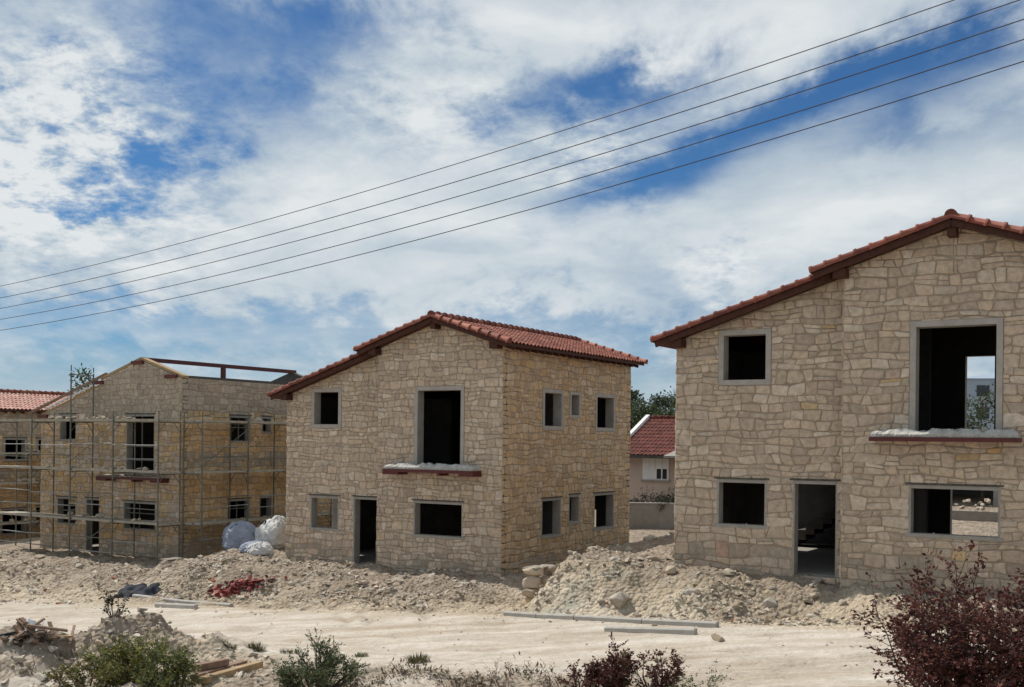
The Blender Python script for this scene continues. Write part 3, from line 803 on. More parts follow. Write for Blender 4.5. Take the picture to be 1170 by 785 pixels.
def scatter(n, ur, vr, rs, lab, grp, rng, cond=None):
    k = 0; tries = 0
    while k < n and tries < n*60:
        tries += 1
        u = rng.uniform(*ur); v = rng.uniform(*vr); x, y = xy(u, v)
        if inhouse(np.array([x]), np.array([y]), -.1)[0]: continue
        if cond and not cond(u, v): continue
        r = rs[0]+(rs[1]-rs[0])*rng.random()**2.6
        rock(x, y, r, rng, lab, group=grp); k += 1
rg = random.Random(101)
scatter(70, (-9.5, .2), (-3.6, -.25), (.05, .22), 'pale limestone rock in the rubble before the middle house', 'rocks before the middle house', rg)
scatter(70, (4.0, 13.5), (-4.9, -2.2), (.05, .22), 'pale rock on the rubble bank before the nearest house', 'rocks before the nearest house', rg)
scatter(50, (-29, -12.5), (-6, -.6), (.06, .24), 'dusty rock on the rough ground below the scaffolded house', 'rocks before the scaffolded house', rg)
scatter(22, (1.2, 6.3), (3, 16), (.1, .32), 'rock among the debris in the gap between two houses', 'rocks in the gap between houses', rg)
scatter(34, (-6.5, 3.5), (-16.5, -13.2), (.06, .2), 'beige rock on the foreground spoil heap at left', 'rocks on the foreground spoil heap', rg, lambda u, v: xy(u, v)[0] < -6.4)
scatter(24, (3, 13), (-15, -12.6), (.03, .09), 'small stone on the pale verge beside the track', 'stones on the near verge', rg)

def big(px, py, Yd, r, label, **k):
    x = (px-585)/FPX*Yd
    return rock(x, Yd, r, rg, label, 'boulder', name='boulder', meshes=BLOCKS, **k)
def spot(px, py):                     # where the sight line through a photo point meets the ground
    a, b = px-585, py-HOR; xr = cos(ROLL)*a+sin(ROLL)*b; yr = -sin(ROLL)*a+cos(ROLL)*b
    lo = 8.
    t = np.arange(10, 70, .03); xs = xr/FPX*t; zs = EYE-yr/FPX*t
    d = zs-terrain(xs, t); i = int(np.argmax(d < 0))
    return float(xs[i]), float(t[i])
x, y = spot(708, 688); rock(x, y, .33, rg, 'largest rounded boulder half sunk in the bank above the kerb', 'boulder', name='boulder', meshes=BLOCKS)
x, y = spot(766, 655); rock(x, y, .22, rg, 'block of cut stone lying near the left corner of the nearest house', 'boulder', name='boulder', meshes=BLOCKS)
x, y = spot(1006, 664); rock(x, y, .3, rg, 'whitish boulder leaning at the foot of the nearest house bay', 'boulder', name='boulder', meshes=BLOCKS)
x, y = spot(880, 692); rock(x, y, .22, rg, 'grey rounded rock alone on the slope before the doorway', 'boulder', name='boulder', meshes=BLOCKS)
x, y = spot(820, 732); rock(x, y, .2, rg, 'flat pale slab of stone at the edge of the track beside the kerb end', 'stone', name='boulder')
x, y = spot(346, 697); rock(x, y, .13, rg, 'small dark rock alone on open sandy ground by the track', 'stone', name='boulder')

# chips of rubble nobody could count
def chips():
    P = []
    for k in range(10):
        r = random.Random(900+k); bm = bmesh.new()
        for i in range(9): bm.verts.new((r.uniform(-1, 1), r.uniform(-.8, .8), r.uniform(-.6, .6)))
        bmesh.ops.convex_hull(bm, input=bm.verts)
        for v in [v for v in bm.verts if not v.link_faces]: bm.verts.remove(v)
        bm.verts.ensure_lookup_table(); bm.faces.ensure_lookup_table(); bm.verts.index_update()
        P.append((np.array([v.co[:] for v in bm.verts]), [tuple(v.index for v in f.verts) for f in bm.faces])); bm.free()
    zones = [(6500, (-11.5, .6), (-4.6, -.1), 1.15), (6500, (3.3, 14.5), (-5.6, -.1), 1.1), (4500, (-30, -12), (-6.2, -.3), 1.25), (1400, (.6, 6.6), (2, 17), 1.6),
             (3600, (-8, 4), (-17, -12.4), 1.2), (1400, (2, 15), (-15.5, -12.2), .7), (900, (-12, 14), (-12.4, -4.5), .42), (900, (-30, 14), (-6.8, -4.0), .7)]
    rn = np.random.RandomState(8); mb = MB()
    for n, ur, vr, sc in zones:
        u = rn.uniform(*ur, n); v = rn.uniform(*vr, n); p = C2[None]+u[:, None]*U[None]+v[:, None]*V[None]
        keep = (fbm(p[:, 0]*.8, p[:, 1]*.8, 3)+rn.uniform(-.25, .35, n) > 0) & ~inhouse(p[:, 0], p[:, 1], -.02)
        p = p[keep]; z = terrain(p[:, 0], p[:, 1])
        for (x, y), zz in zip(p, z):
            vs, fs = P[rn.randint(10)]; r = sc*(.02+.09*rn.rand()**3.2); a = rn.rand()*6.28; ca, sa = cos(a), sin(a)
            w = vs*r; q = np.stack([w[:, 0]*ca-w[:, 1]*sa+x, w[:, 0]*sa+w[:, 1]*ca+y, w[:, 2]+zz+r*.25], 1)
            c = ROCKC[rn.randint(6)]; k = rn.uniform(.74, 1.2)
            if rn.rand() < .02: c = (.36, .14, .09)
            mb.add(q.tolist(), fs, tuple(t*k for t in c))
    o = mb.build('rubble', M['pebble']); o['kind'] = 'stuff'; tag(o, 'small pale stone chips strewn over the building plots', 'rubble')
chips()

# ------------------------------------------------------------------ stone stubs of retaining wall
def stub(u, v, z0, z1, label, seed, ln=.9):
    rng = random.Random(seed); x, y = xy(u, v)
    t = empty('retaining_wall', (x, y, 0), -YAW, label, 'retaining wall', 'stone stubs at the terrace edges')
    mb = MB(); z = z0
    while z < z1-.08:
        h = min(rng.uniform(.26, .42), z1-z+.02)
        for s_, w in ((0, rng.uniform(.36, .46)), (rng.uniform(.5, .6), rng.uniform(.34, .5))):
            bm = bmesh.new()
            for i in range(26):
                q = Vector((rng.gauss(0, 1), rng.gauss(0, 1), rng.gauss(0, 1))).normalized(); q = q*(abs(q.x)**5+abs(q.y)**5+abs(q.z)**5)**(-1/5)
                q *= rng.uniform(.86, 1.05); bm.verts.new((q.x*.24, q.y*w*.54, q.z*h*.54))
            bmesh.ops.convex_hull(bm, input=bm.verts)
            for vv in [vv for vv in bm.verts if not vv.link_faces]: bm.verts.remove(vv)
            bmesh.ops.bevel(bm, geom=bm.edges[:], offset=.012, segments=1, affect='EDGES')
            bm.verts.index_update(); k = rng.uniform(.85, 1.05); col = tuple(c*k for c in rng.choice(PAL_OCHRE+PAL_PALE+[(.42, .27, .18)]))
            off = Vector((rng.uniform(-.035, .035)+(.16 if s_ else 0), s_+rng.uniform(-.04, .04), z+h*.5))
            mb.add([vv.co+off for vv in bm.verts], [tuple(a_.index for a_ in f.verts) for f in bm.faces], col); bm.free()
        z += h*.93
    mb.build('stonework', M['rock'], t)
    m = MB(); m.box((-.2, -.16, z1-.035), (.22, ln-.25, z1-.003), (.3, .26, .21)); m.build('coping', M['rock'], t)
    return t
stub(3.35, -3.85, -.5, .92, 'short stone stub wall at the driveway corner of the right plot', 5, .75)
stub(-11.9, -2.3, -1.1, .0, 'short brown stone stub wall between scaffolded house and rubble bank', 6, .8)

# ------------------------------------------------------------------ kerb stones
def kerb(a, b, label, h=.2, w=.14, lift=.115):
    (x0, y0), (x1, y1) = a, b
    t = MB(); L = math.hypot(x1-x0, y1-y0)
    sec = [(-w/2, 0), (w/2, 0), (w/2, h-.02), (w/2-.02, h), (-w/2+.03, h), (-w/2, h-.03)]
    n = len(sec); vs = [(0, y, z-h) for y, z in sec]+[(L, y, z-h) for y, z in sec]
    t.add(vs, [tuple(range(n))[::-1], tuple(range(n, 2*n))]+[(i, (i+1) % n, n+(i+1) % n, n+i) for i in range(n)])
    o = t.build('kerb_stone', M['kerb'])
    z0 = tz(x0, y0)+lift; z1 = tz(x1, y1)+lift
    d = Vector((x1-x0, y1-y0, z1-z0)).normalized(); q = d.to_track_quat('X', 'Z')
    o.location = (x0, y0, z0); o.rotation_mode = 'QUATERNION'; o.rotation_quaternion = q
    return tag(o, label, 'kerb', 'kerb stones by the track')
def lerp(a, b, t): return (a[0]+(b[0]-a[0])*t, a[1]+(b[1]-a[1])*t)
ka, kb = (-.12, 26.9), (4.35, 23.3)
for t0, t1, lab in ((0, .17, 'short kerb stone at the left end of the right hand kerb'), (.173, .36, 'second kerb stone from the left below the green tinted bank'),
                    (.365, .68, 'long kerb stone in the middle of the row below the boulder'), (.683, 1., 'last kerb stone of the row, its right end buried in sand')):
    kerb(lerp(ka, kb, t0), lerp(ka, kb, t1), lab)
kerb((2.05, 23.75), (3.75, 22.4), 'loose kerb stone lying in front of the right hand kerb row', lift=.125)
la, lb = (-11.95, 35.3), (-8.1, 32.3)
kerb(lerp(la, lb, 0), lerp(la, lb, .5), 'far kerb stone beside the dark plastic sheet'); kerb(lerp(la, lb, .503), lerp(la, lb, 1), 'kerb stone below the heap of broken red tiles')
kerb((-10.4, 32.7), (-8.9, 31.5), 'short loose kerb stone lying before the left hand kerb', lift=.125)

# ------------------------------------------------------------------ bags, sheet, broken tiles, boards, scrap
def bag(loc, sx, sy, sz, mat, seed, label, straps=True, rz=0.):
    bm = bmesh.new(); bmesh.ops.create_icosphere(bm, subdivisions=5, radius=1)
    bm.verts.ensure_lookup_table()
    P = np.array([v.co[:] for v in bm.verts]); Q = P*((np.abs(P)**3.4).sum(1)**(-1/3.4))[:, None]
    an = np.arctan2(Q[:, 1], Q[:, 0]); sd = seed*1.7
    big_ = fbm(Q[:, 0]*1.6+sd+Q[:, 2], Q[:, 1]*1.6+Q[:, 2]*1.3, 3)
    fold = 1-np.abs(vnoise(an*2.6+sd+Q[:, 2]*1.5, Q[:, 2]*.9+sd))*4
    crum = 1-np.abs(fbm(Q[:, 0]*3.2+sd*2+Q[:, 2]*2.1, Q[:, 1]*3.2-Q[:, 2]*2.4, 3))*3
    f = 1+.22*big_+.06*fold+.07*crum-.28*np.maximum(Q[:, 2], 0)**2-.1*(Q[:, 2] < -.6)
    sl = 1-.12*Q[:, 2]
    co_n = np.stack([Q[:, 0]*sx*f*sl, Q[:, 1]*sy*f*sl, np.maximum(Q[:, 2], -.86)*sz*(1+.2*big_)+sz*.82+.05*crum*np.maximum(Q[:, 2], 0)+.12*Q[:, 0]*np.maximum(Q[:, 2], 0)*sz], 1)
    for v, c_ in zip(bm.verts, co_n): v.co = c_
    me = bpy.data.meshes.new('bag_body'); bm.to_mesh(me); bm.free(); me.materials.append(M[mat])
    for p in me.polygons: p.use_smooth = True
    t = empty('bulk_bag', loc, rz, label, 'bag', 'sacks by the middle house')
    o = bpy.data.objects.new('bag_body', me); COL.objects.link(o); o.parent = t
    if straps:
        for s in (-1, 1):
            m = MB(); pts = [(s*sx*.45+.1*sin(a*pi), -sy*.35+.08*s, sz*(1.5+.22*sin(a*pi))) for a in np.linspace(0, 1, 7)]
            m.tube([(p[0]+.18*(i/6-.5), p[1], p[2]) for i, p in enumerate(pts)], .035, 5); m.build('strap', M['black'], t)
    return t
def onz(px, py, z):
    a, b = px-585, py-HOR; xr = cos(ROLL)*a+sin(ROLL)*b; yr = -sin(ROLL)*a+cos(ROLL)*b
    t = (EYE-z)*FPX/yr; return xr/FPX*t, t
bx, by = -10.0, 41.2; bag((bx, by, tz(bx, by)-.03), .6, .6, .58, 'bag_blue', 3, 'bulging blue grey bulk bag standing left of the white ones', rz=.3)
bx, by = -8.75, 41.0; bag((bx, by, tz(bx, by)-.03), .6, .6, .6, 'bag', 9, 'big whitish bulk bag slumped against the middle house corner', rz=-.4)
bx, by = -8.75, 38.9; bag((bx, by, tz(bx, by)-.04), .4, .36, .24, 'bag', 15, 'small white sack lying in front of the bulk bags', straps=False, rz=.5)
bx, by = -9.2, 39.9; bag((bx, by, tz(bx, by)-.06), .45, .4, .22, 'bag_blue', 21, 'flattened empty bag lying between the bulk bags and small sack', straps=False, rz=1.)

def sheet_obj(name, px, py, sx, sy, mat, label, cat, amp=.06, rz=0.):
    x0, y0 = spot(px, py); mb = MB(); n = 26; vs = []
    for j in range(n+1):
        for i in range(n+1):
            a = (i/n-.5)*sx; b = (j/n-.5)*sy*(1+.3*sin(i*.7))
            x = a*cos(rz)-b*sin(rz); y = a*sin(rz)+b*cos(rz)
            e = min(i, n-i, j, n-j)/n
            vs.append((x, y, tz(x0+x, y0+y)-tz(x0, y0)+.02+min(1, e*6)*(amp*1.2+amp*1.6*vnoise(x*5+3, y*5+px))))
    mb.add(vs, [(j*(n+1)+i, j*(n+1)+i+1, (j+1)*(n+1)+i+1, (j+1)*(n+1)+i) for j in range(n) for i in range(n)], (.1, .1, .1), True)
    o = mb.build(name, M[mat]); o.location = (x0, y0, tz(x0, y0)); return tag(o, label, cat)
sheet_obj('plastic_sheet', 157, 680, 1.5, .8, 'tarp', 'crumpled dark plastic sheet on the ground behind the left kerb', 'plastic sheet', .09, -.4)
sheet_obj('green_netting', 978, 661, .34, .2, 'green', 'scrap of bright green netting at the foot of the nearest house', 'netting', .05, .3)

def tile_heap():
    rng = random.Random(3); mb = MB()
    for i in range(150):
        px = rng.gauss(272, 17); py = 672-(px-272)*.28+rng.gauss(0, 3.5); x, y = spot(px, py)
        q = Quaternion((rng.uniform(-1, 1), rng.uniform(-1, 1), rng.uniform(-1, 1)), rng.uniform(0, 3)); s = rng.uniform(.05, .13)
        arc = [(cos(a)*s*.7, sin(a)*s*.4) for a in np.linspace(.3, 2.8, 5)]
        vs = [Vector((c, -s, d)) for c, d in arc]+[Vector((c, s*rng.uniform(.5, 1), d)) for c, d in arc]
        vs += [p*.86 for p in vs]
        n = len(arc); z = tz(x, y)+.04
        fs = [(k, k+1, n+k+1, n+k) for k in range(n-1)]+[(2*n+k, 3*n+k, 3*n+k+1, 2*n+k+1) for k in range(n-1)]+[(k, 2*n+k, 2*n+k+1, k+1) for k in range(n-1)]
        mb.add([q@p+Vector((x, y, z)) for p in vs], fs, tile_col(rng, [(.27, .06, .05), (.32, .085, .07), (.2, .05, .045)]))
    o = mb.build('broken_tile', M['tile']); o['kind'] = 'stuff'; tag(o, 'heap of broken dark red roof tiles on the rubble bank', 'broken tiles')
tile_heap()

def board(name, p, q, w, h, mat, label, cat, group=None):
    m = MB(); p = Vector(p); q = Vector(q); c = (p+q)/2; m.bar(p-c, q-c, w, h); o = m.build(name, M[mat]); o.location = c
    bv = o.modifiers.new('b', 'BEVEL'); bv.width = .006; bv.segments = 1
    return tag(o, label, cat, group)
for i, (x0, y0, x1, y1, mt, lab) in enumerate(((222, 762, 259, 753, 'timber_old', 'short weathered board, farthest of three by the green bush'),
        (222, 775, 279, 755, 'timber_old', 'reddish brown board lying between two others by the green bush'),
        (232, 779, 297, 757, 'timber', 'pale long board, nearest of three by the green bush'))):
    a = spot(x0, y0+6); b = spot(x1, y1+8); zb = .07+.015*i
    board('wooden_board', (a[0], a[1], tz(*a)+zb), (b[0], b[1], tz(*b)+zb), .15, .12, mt, lab, 'board', 'boards by the green bush')
rs = random.Random(9)
for i in range(30):
    px = rs.gauss(32, 20); py = rs.gauss(735, 5); x, y = spot(px, py); a = rs.uniform(0, pi); l = rs.uniform(.15, .55); z = tz(x, y)+rs.uniform(.03, .3)*math.exp(-((px-38)/22)**2)+.04
    d = Vector((cos(a)*l, sin(a)*l, rs.uniform(-.15, .2)))
    board('scrap_wood', Vector((x, y, z))-d*.5, Vector((x, y, z))+d, rs.uniform(.04, .12), rs.uniform(.02, .05), rs.choice(('timber_old', 'timber_old', 'bark', 'timber', 'black')),
          'piece of dark scrap wood in the heap beside the track at left', 'scrap wood', 'scrap wood in the heap at left')
x, y = spot(37, 737)
sheet_obj('plastic_scrap', 39, 732, .3, .2, 'white', 'white scrap of plastic on the dark wood heap', 'plastic scrap', .04)
bpy.data.objects['plastic_scrap'].location.z += .22

# stones lying on scaffold decks and on the balcony of the nearest house
def deck_stones(t, frames, levels, yo, n, seed, label, grp, size=(.06, .15)):
    rng = random.Random(seed); mw = Matrix.Translation(t.location) @ Matrix.Rotation(t.rotation_euler.z, 4, 'Z')
    for i in range(n):
        z = rng.choice(levels); s = rng.uniform(frames[0]+.1, frames[-1]-.1)
        p = mw @ Vector((s, rng.uniform(yo+.15, yo+.75), z)); r = rng.uniform(*size)
        rock(p.x, p.y, r, rng, label, 'building stone', grp, z=p.z+.0, name='building_stone', meshes=BLOCKS, sink=.12, rot=(0, 0, rng.uniform(0, 6)))
deck_stones(sA, [1.7, 9.0], [1.55, 3.5, 5.45, 5.45], -1.3, 44, 1, 'pale building stone lying on the front scaffold deck', 'stones on the front scaffold')
deck_stones(sB, [0, 9.], [1.55, 1.55, 3.5, 5.45], -1.25, 34, 2, 'building stone lying on the side scaffold deck', 'stones on the side scaffold')
deck_stones(sC, [1.3, 8.3], [1.7, 3.6, 5.], -1.25, 34, 3, 'pale stone piled on the far left scaffold deck', 'stones on the far left scaffold', (.08, .18))
def on_house(idx, a, b, z): p = ORG[idx]+U*a+V*b; return float(p[0]), float(p[1]), FLOOR[idx]+z
for a, s, lab in ((6.75, .17, 'flat pale stone on the balcony slab, left of two'), (7.25, .16, 'flat pale stone on the balcony slab, right of two')):
    x, y, z = on_house(3, a, -.25, 3.36); o = rock(x, y, s, rg, lab, 'building stone', None, z=z, name='building_stone', meshes=BLOCKS, sink=.3, rot=(0, 0, .4)); o.scale = (s*1.2, s*.7, s*.55)

# ------------------------------------------------------------------ plants
def leafset(mb, rng, pts, size, pal, droop=.0):
    for p, d in pts:
        l = size*rng.uniform(.6, 1.25); w = l*rng.uniform(.38, .6)
        dr = Vector((rng.gauss(0, 1), rng.gauss(0, 1), rng.gauss(0, .7)))+d*1.1; dr.z -= droop; dr.normalize()
        sd = dr.cross(Vector((rng.gauss(0, 1), rng.gauss(0, 1), rng.gauss(0, 1)))).normalized(); up = sd.cross(dr)
        c = rng.choice(pal); k = rng.uniform(.75, 1.25)
        m = p+dr*l*.5 - up*w*.12
        mb.add([p, m+sd*w*.5+up*w*.2, p+dr*l, m-sd*w*.5+up*w*.2], [(0, 1, 2), (0, 2, 3)], tuple(x*k for x in c), False)
def shrub(name, loc, hgt, rad, stems, twigs, per, leaf, pal, label, cat, seed, group=None, lean=(0, 0), clusters=None, thick=.02, bare=0., low=.2):
    """stems fan out from the base; side twigs carry the leaves"""
    rng = random.Random(seed); t = empty(name, loc, 0., label, cat, group)
    st = MB(); lf = MB()
    for s in range(stems):
        a = rng.uniform(0, 2*pi); r_ = rad*sqrt(rng.random()); ht = hgt*rng.choice((.62, .78, .86, .95, 1.08))*rng.uniform(.85, 1.04)*(1-.45*(r_/rad)**2)
        top = Vector((cos(a)*r_+lean[0], sin(a)*r_+lean[1], ht))
        b = Vector((cos(a)*r_*.25, sin(a)*r_*.25, -.05)); mid = b.lerp(top, .5)+Vector((cos(a)*r_*.15+rng.gauss(0, .05), sin(a)*r_*.15+rng.gauss(0, .05), hgt*.03))
        pts = [b, b.lerp(mid, .5)+Vector((cos(a)*.03, sin(a)*.03, 0)), mid, mid.lerp(top, .55)+Vector((rng.gauss(0, .03), rng.gauss(0, .03), .03)), top]
        st.tube(pts, [thick, thick*.8, thick*.55, thick*.35, thick*.15], 5, (.12, .09, .07))
        for k in range(twigs):
            f = low+(1-low)*rng.random()**.8; i = min(3, int(f*4)); p = pts[i].lerp(pts[i+1], f*4-i)
            d = Vector((rng.gauss(0, 1)+cos(a)*.5, rng.gauss(0, 1)+sin(a)*.5, rng.uniform(-.3, 1.))).normalized(); L = rad*rng.uniform(.16, .45)
            q = p+d*L*.55+Vector((0, 0, .02)); e = q+(d+Vector((rng.gauss(0, .3), rng.gauss(0, .3), .25))).normalized()*L*.45
            st.tube([p, q, e], [thick*.3, thick*.2, thick*.1], 3, (.12, .09, .07), cap=False)
            if rng.random() < bare: continue
            pp = []
            for j in range(per):
                g = rng.uniform(.1, 1.05); c = p.lerp(q, min(1, g*1.8)) if g < .55 else q.lerp(e, min(1.05, (g-.55)*2.2))
                pp.append((c+Vector((rng.gauss(0, 1), rng.gauss(0, 1), rng.gauss(0, 1)))*leaf*.3, d))
            kk = rng.uniform(.7, 1.3)
            leafset(lf, rng, pp, leaf, [tuple(x*kk for x in c) for c in pal])
    st.build('stem', M['bark'], t); lf.build('foliage', M['leaf'], t); return t
PLUM = [(.085, .026, .024), (.11, .034, .028), (.065, .02, .02), (.14, .05, .034), (.17, .065, .042), (.09, .03, .03)]
OLIVE = [(.24, .24, .04), (.12, .16, .035), (.16, .18, .04), (.085, .12, .03), (.22, .21, .045), (.13, .12, .04), (.17, .13, .05)]
GREEN = [(.075, .11, .04), (.1, .14, .05), (.055, .085, .032), (.13, .16, .065), (.11, .125, .06)]
DRY = [(.13, .085, .045), (.09, .065, .036), (.06, .06, .026), (.16, .115, .06)]
gz = lambda x, y: (x, y, tz(x, y))
shrub('plum_shrub', gz(5.75, 13.6), 2.05, 1.3, 48, 21, 19, .068, PLUM, 'big plum leaved shrub at the lower right corner before the nearest house', 'shrub', 41, lean=(0, 0))
shrub('plum_shrub', gz(7.2, 13.3), 2.25, 1.0, 38, 20, 17, .066, PLUM, 'plum leaved shrub cut off by the right edge of the picture', 'shrub', 42)
def atd(px, Yd): return gz((px-585)/FPX*Yd, Yd)
shrub('green_bush', atd(150, 19.2), .9, .74, 24, 16, 12, .062, OLIVE, 'yellow green bush in front of the spoil heap at lower left', 'bush', 51)
shrub('green_bush', atd(196, 18.8), .78, .62, 20, 15, 12, .06, OLIVE+GREEN, 'olive green bush beside the wooden boards', 'bush', 52)
shrub('green_bush', atd(108, 18.6), .5, .6, 16, 13, 11, .05, OLIVE+[(.1, .05, .03)]*2, 'low brownish green bush at the foot of the spoil heap', 'bush', 53)
shrub('green_bush', atd(364, 17.6), .68, .7, 34, 14, 13, .045, GREEN, 'rounded dark green bush at the bottom edge, right of the boards', 'bush', 54)
shrub('plum_shrub', atd(668, 16.6), .5, .36, 12, 11, 10, .05, PLUM, 'small plum shrub at bottom centre, left of three', 'shrub', 55)
shrub('plum_shrub', atd(700, 16.6), .62, .42, 20, 13, 12, .05, PLUM, 'small plum shrub at bottom centre, middle and fullest of three', 'shrub', 56)
shrub('plum_shrub', atd(756, 16.6), .74, .36, 14, 12, 10, .05, PLUM, 'small plum shrub at bottom centre, right and thinnest of three', 'shrub', 57)
shrub('weed', atd(722, 16.4), .95, .1, 3, 5, 6, .05, OLIVE, 'tall thin green weed between the small plum shrubs', 'weed', 58, thick=.008)
shrub('weed', atd(131, 21.6), .62, .22, 6, 6, 7, .07, [(.05, .045, .02), (.07, .06, .025), (.05, .03, .02)], 'dark withered weed on top of the spoil heap', 'weed', 59, thick=.012)
shrub('weed', atd(300+285, 17.0), .65, .5, 9, 5, 3, .03, DRY, 'bare dry twiggy weed at the bottom edge centre', 'weed', 60, thick=.007, bare=.5)
shrub('weed', atd(530, 16.9), .5, .5, 9, 5, 3, .03, DRY, 'low dry twiggy weed left of the bottom centre', 'weed', 61, thick=.006, bare=.5)
shrub('weed', atd(800, 16.2), .35, .6, 14, 7, 7, .04, GREEN, 'low green weed right of the small plum shrubs', 'weed', 62, thick=.006)
shrub('weed', atd(38, 19.6), .9, .08, 2, 4, 2, .03, DRY, 'single dry stalk on the rocks at lower left', 'weed', 63, thick=.008, bare=.6)
shrub('weed', spot(592, 702)+(tz(*spot(592, 702)),), .5, .14, 4, 4, 3, .03, [(.3, .13, .05), (.25, .15, .06)], 'thin rusty dry weed behind the left kerb end', 'weed', 64, thick=.007)

def tuft(px, py, r, h, n, seed, label, group=None):
    rng = random.Random(seed); x, y = spot(px, py); mb = MB()
    for i in range(n):
        a = rng.uniform(0, 6.28); q = rng.random()**.5*r; b = Vector((cos(a)*q, sin(a)*q*.7, tz(x+cos(a)*q, y+sin(a)*q*.7)-tz(x, y)-.01))
        d = Vector((cos(a)*rng.uniform(0, .8), sin(a)*rng.uniform(0, .8), 1)).normalized()*h*rng.uniform(.5, 1.1); s = Vector((-sin(a), cos(a), 0))*.007
        c = rng.choice(DRY+GREEN[:2]); mb.add([b-s, b+s, b+d*.6+s*.6+d.cross(s)*2, b+d], [(0, 1, 2), (0, 2, 3)], c)
    o = mb.build('grass_tuft', M['leaf']); o.location = (x, y, tz(x, y)); tag(o, label, 'grass tuft', group)
GT = 'grass tufts along the near verge'
tuft(477, 757, .2, .2, 260, 1, 'round dark grass tuft alone near the middle of the verge', GT)
tuft(293, 741, .2, .17, 220, 2, 'brownish grass tuft behind the boards, right of two', GT)
tuft(261, 738, .16, .14, 150, 3, 'small grass tuft behind the boards, left of two', GT)
tuft(412, 750, .15, .1, 120, 4, 'small flat grass tuft above the dark green bush', GT)
tuft(330, 746, .2, .1, 140, 5, 'thin dry tuft just left of the dark green bush', GT)
def verge_growth():
    rng = random.Random(66); mb = MB()
    for i in range(2600):
        px = rng.uniform(395, 660); py = rng.gauss(774, 7)+8*sin(px*.05)
        if rng.random() > .5+.8*vnoise(px*.03, py*.1): continue
        x, y = spot(px, py); z = tz(x, y); a = rng.uniform(0, 6.28)
        l = rng.uniform(.03, .14); d = Vector((cos(a)*.7, sin(a)*.7, rng.uniform(.1, 1))).normalized()*l; s = d.cross(Vector((0, 0, 1))).normalized()*rng.uniform(.006, .02)
        b = Vector((x, y, z)); mb.add([b-s*.3, b+d*.5-s, b+d, b+d*.5+s], [(0, 1, 2), (0, 2, 3)], rng.choice(DRY+[(.1, .05, .035), (.07, .04, .03), (.06, .07, .03)]))
    o = mb.build('dry_ground_cover', M['leaf']); o['kind'] = 'stuff'; tag(o, 'withered leaves and creeping weeds along the near verge', 'weeds')
verge_growth()

def tree(name, x, y, hgt, rad, n, pal, label, seed, leaf=.3, trunk=.18, crown0=.3, group=None, layers=9):
    rng = random.Random(seed); zb = tz(x, y); t = empty(name, (x, y, zb), 0., label, 'tree', group)
    tr = MB(); bend = rng.uniform(-.4, .4)
    tp = [Vector((bend*sin(f*2.5), .2*sin(f*3), hgt*f*.95)) for f in (0, .25, .5, .75, 1)]
    tr.tube(tp, [trunk, trunk*.8, trunk*.6, trunk*.35, trunk*.08], 7)
    lf = MB()
    for k in range(layers*3):
        f = crown0+(1-crown0)*rng.random(); a = rng.uniform(0, 6.28); w = rad*(.35+.75*sin(pi*min(1, (f-crown0)/(1-crown0)*.8+.16)))
        i = min(3, int(f*4)); p = tp[i].lerp(tp[i+1], f*4-i); q = p+Vector((cos(a)*w*rng.uniform(.4, 1), sin(a)*w*rng.uniform(.4, 1), rng.uniform(-.02, .1)*hgt))
        tr.tube([p, p.lerp(q, .5)+Vector((0, 0, .1)), q], [trunk*.3, trunk*.2, trunk*.06], 4, cap=False)
        cr = rad*rng.uniform(.22, .42); pts = []
        for j in range(int(1.8*n)//(layers*3)):
            d = Vector((rng.gauss(0, 1), rng.gauss(0, 1), rng.gauss(0, .7)))*cr*.55; pts.append((q+d, d.normalized()))
        leafset(lf, rng, pts, leaf, pal)
    tr.build('trunk', M['bark'], t); lf.build('crown', M['leaf'], t); return t
PINE = [(.03, .045, .022), (.04, .06, .028), (.024, .036, .02), (.05, .065, .03)]
FARG = [(.05, .07, .025), (.07, .09, .03), (.035, .052, .022)]
GTREE = 'trees beyond the cottage'
tree('pine_tree', 16.1, 118, 9.6, 2.3, 2200, PINE, 'tall spreading dark pine behind the cottage, right of two', 71, .34, group=GTREE)
tree('pine_tree', 13.2, 122, 9.9, 1.5, 1000, PINE, 'thin open crowned pine behind the cottage, left of two', 72, .34, crown0=.55, group=GTREE)
for i, (px, Yd, h, r, lab) in enumerate(((722, 100, 7.3, 2.4, 'low dark tree beside the middle house roof end'), (745, 96, 6.6, 2.6, 'rounded mid green tree directly above the cottage ridge'),
                              (768, 98, 7.3, 2.8, 'bushy green tree touching the nearest house corner'), (700, 105, 5.5, 3, 'bushy tree mostly hidden by the middle house'), (790, 112, 8.4, 2.6, 'dark tree mostly hidden by the nearest house'), (735, 125, 6.6, 3, 'far dark tree between the two pines and the middle house'))):
    tree('broadleaf_tree', (px-585)/FPX*Yd, Yd, h, r, 1600, FARG if i in (1, 2) else PINE, lab, 80+i, .36, crown0=.12, group=GTREE)
tree('broadleaf_tree', (106-585)/FPX*80, 80, 9.7, 1.5, 700, FARG, 'small tree top behind the left rake of the roofless house', 91, .3, crown0=.45)
tree('broadleaf_tree', 19.1, 45, 4.4, 1.2, 1300, FARG, 'leafy young tree behind the nearest house, seen through its upper window', 92, .16, .08, crown0=.25)

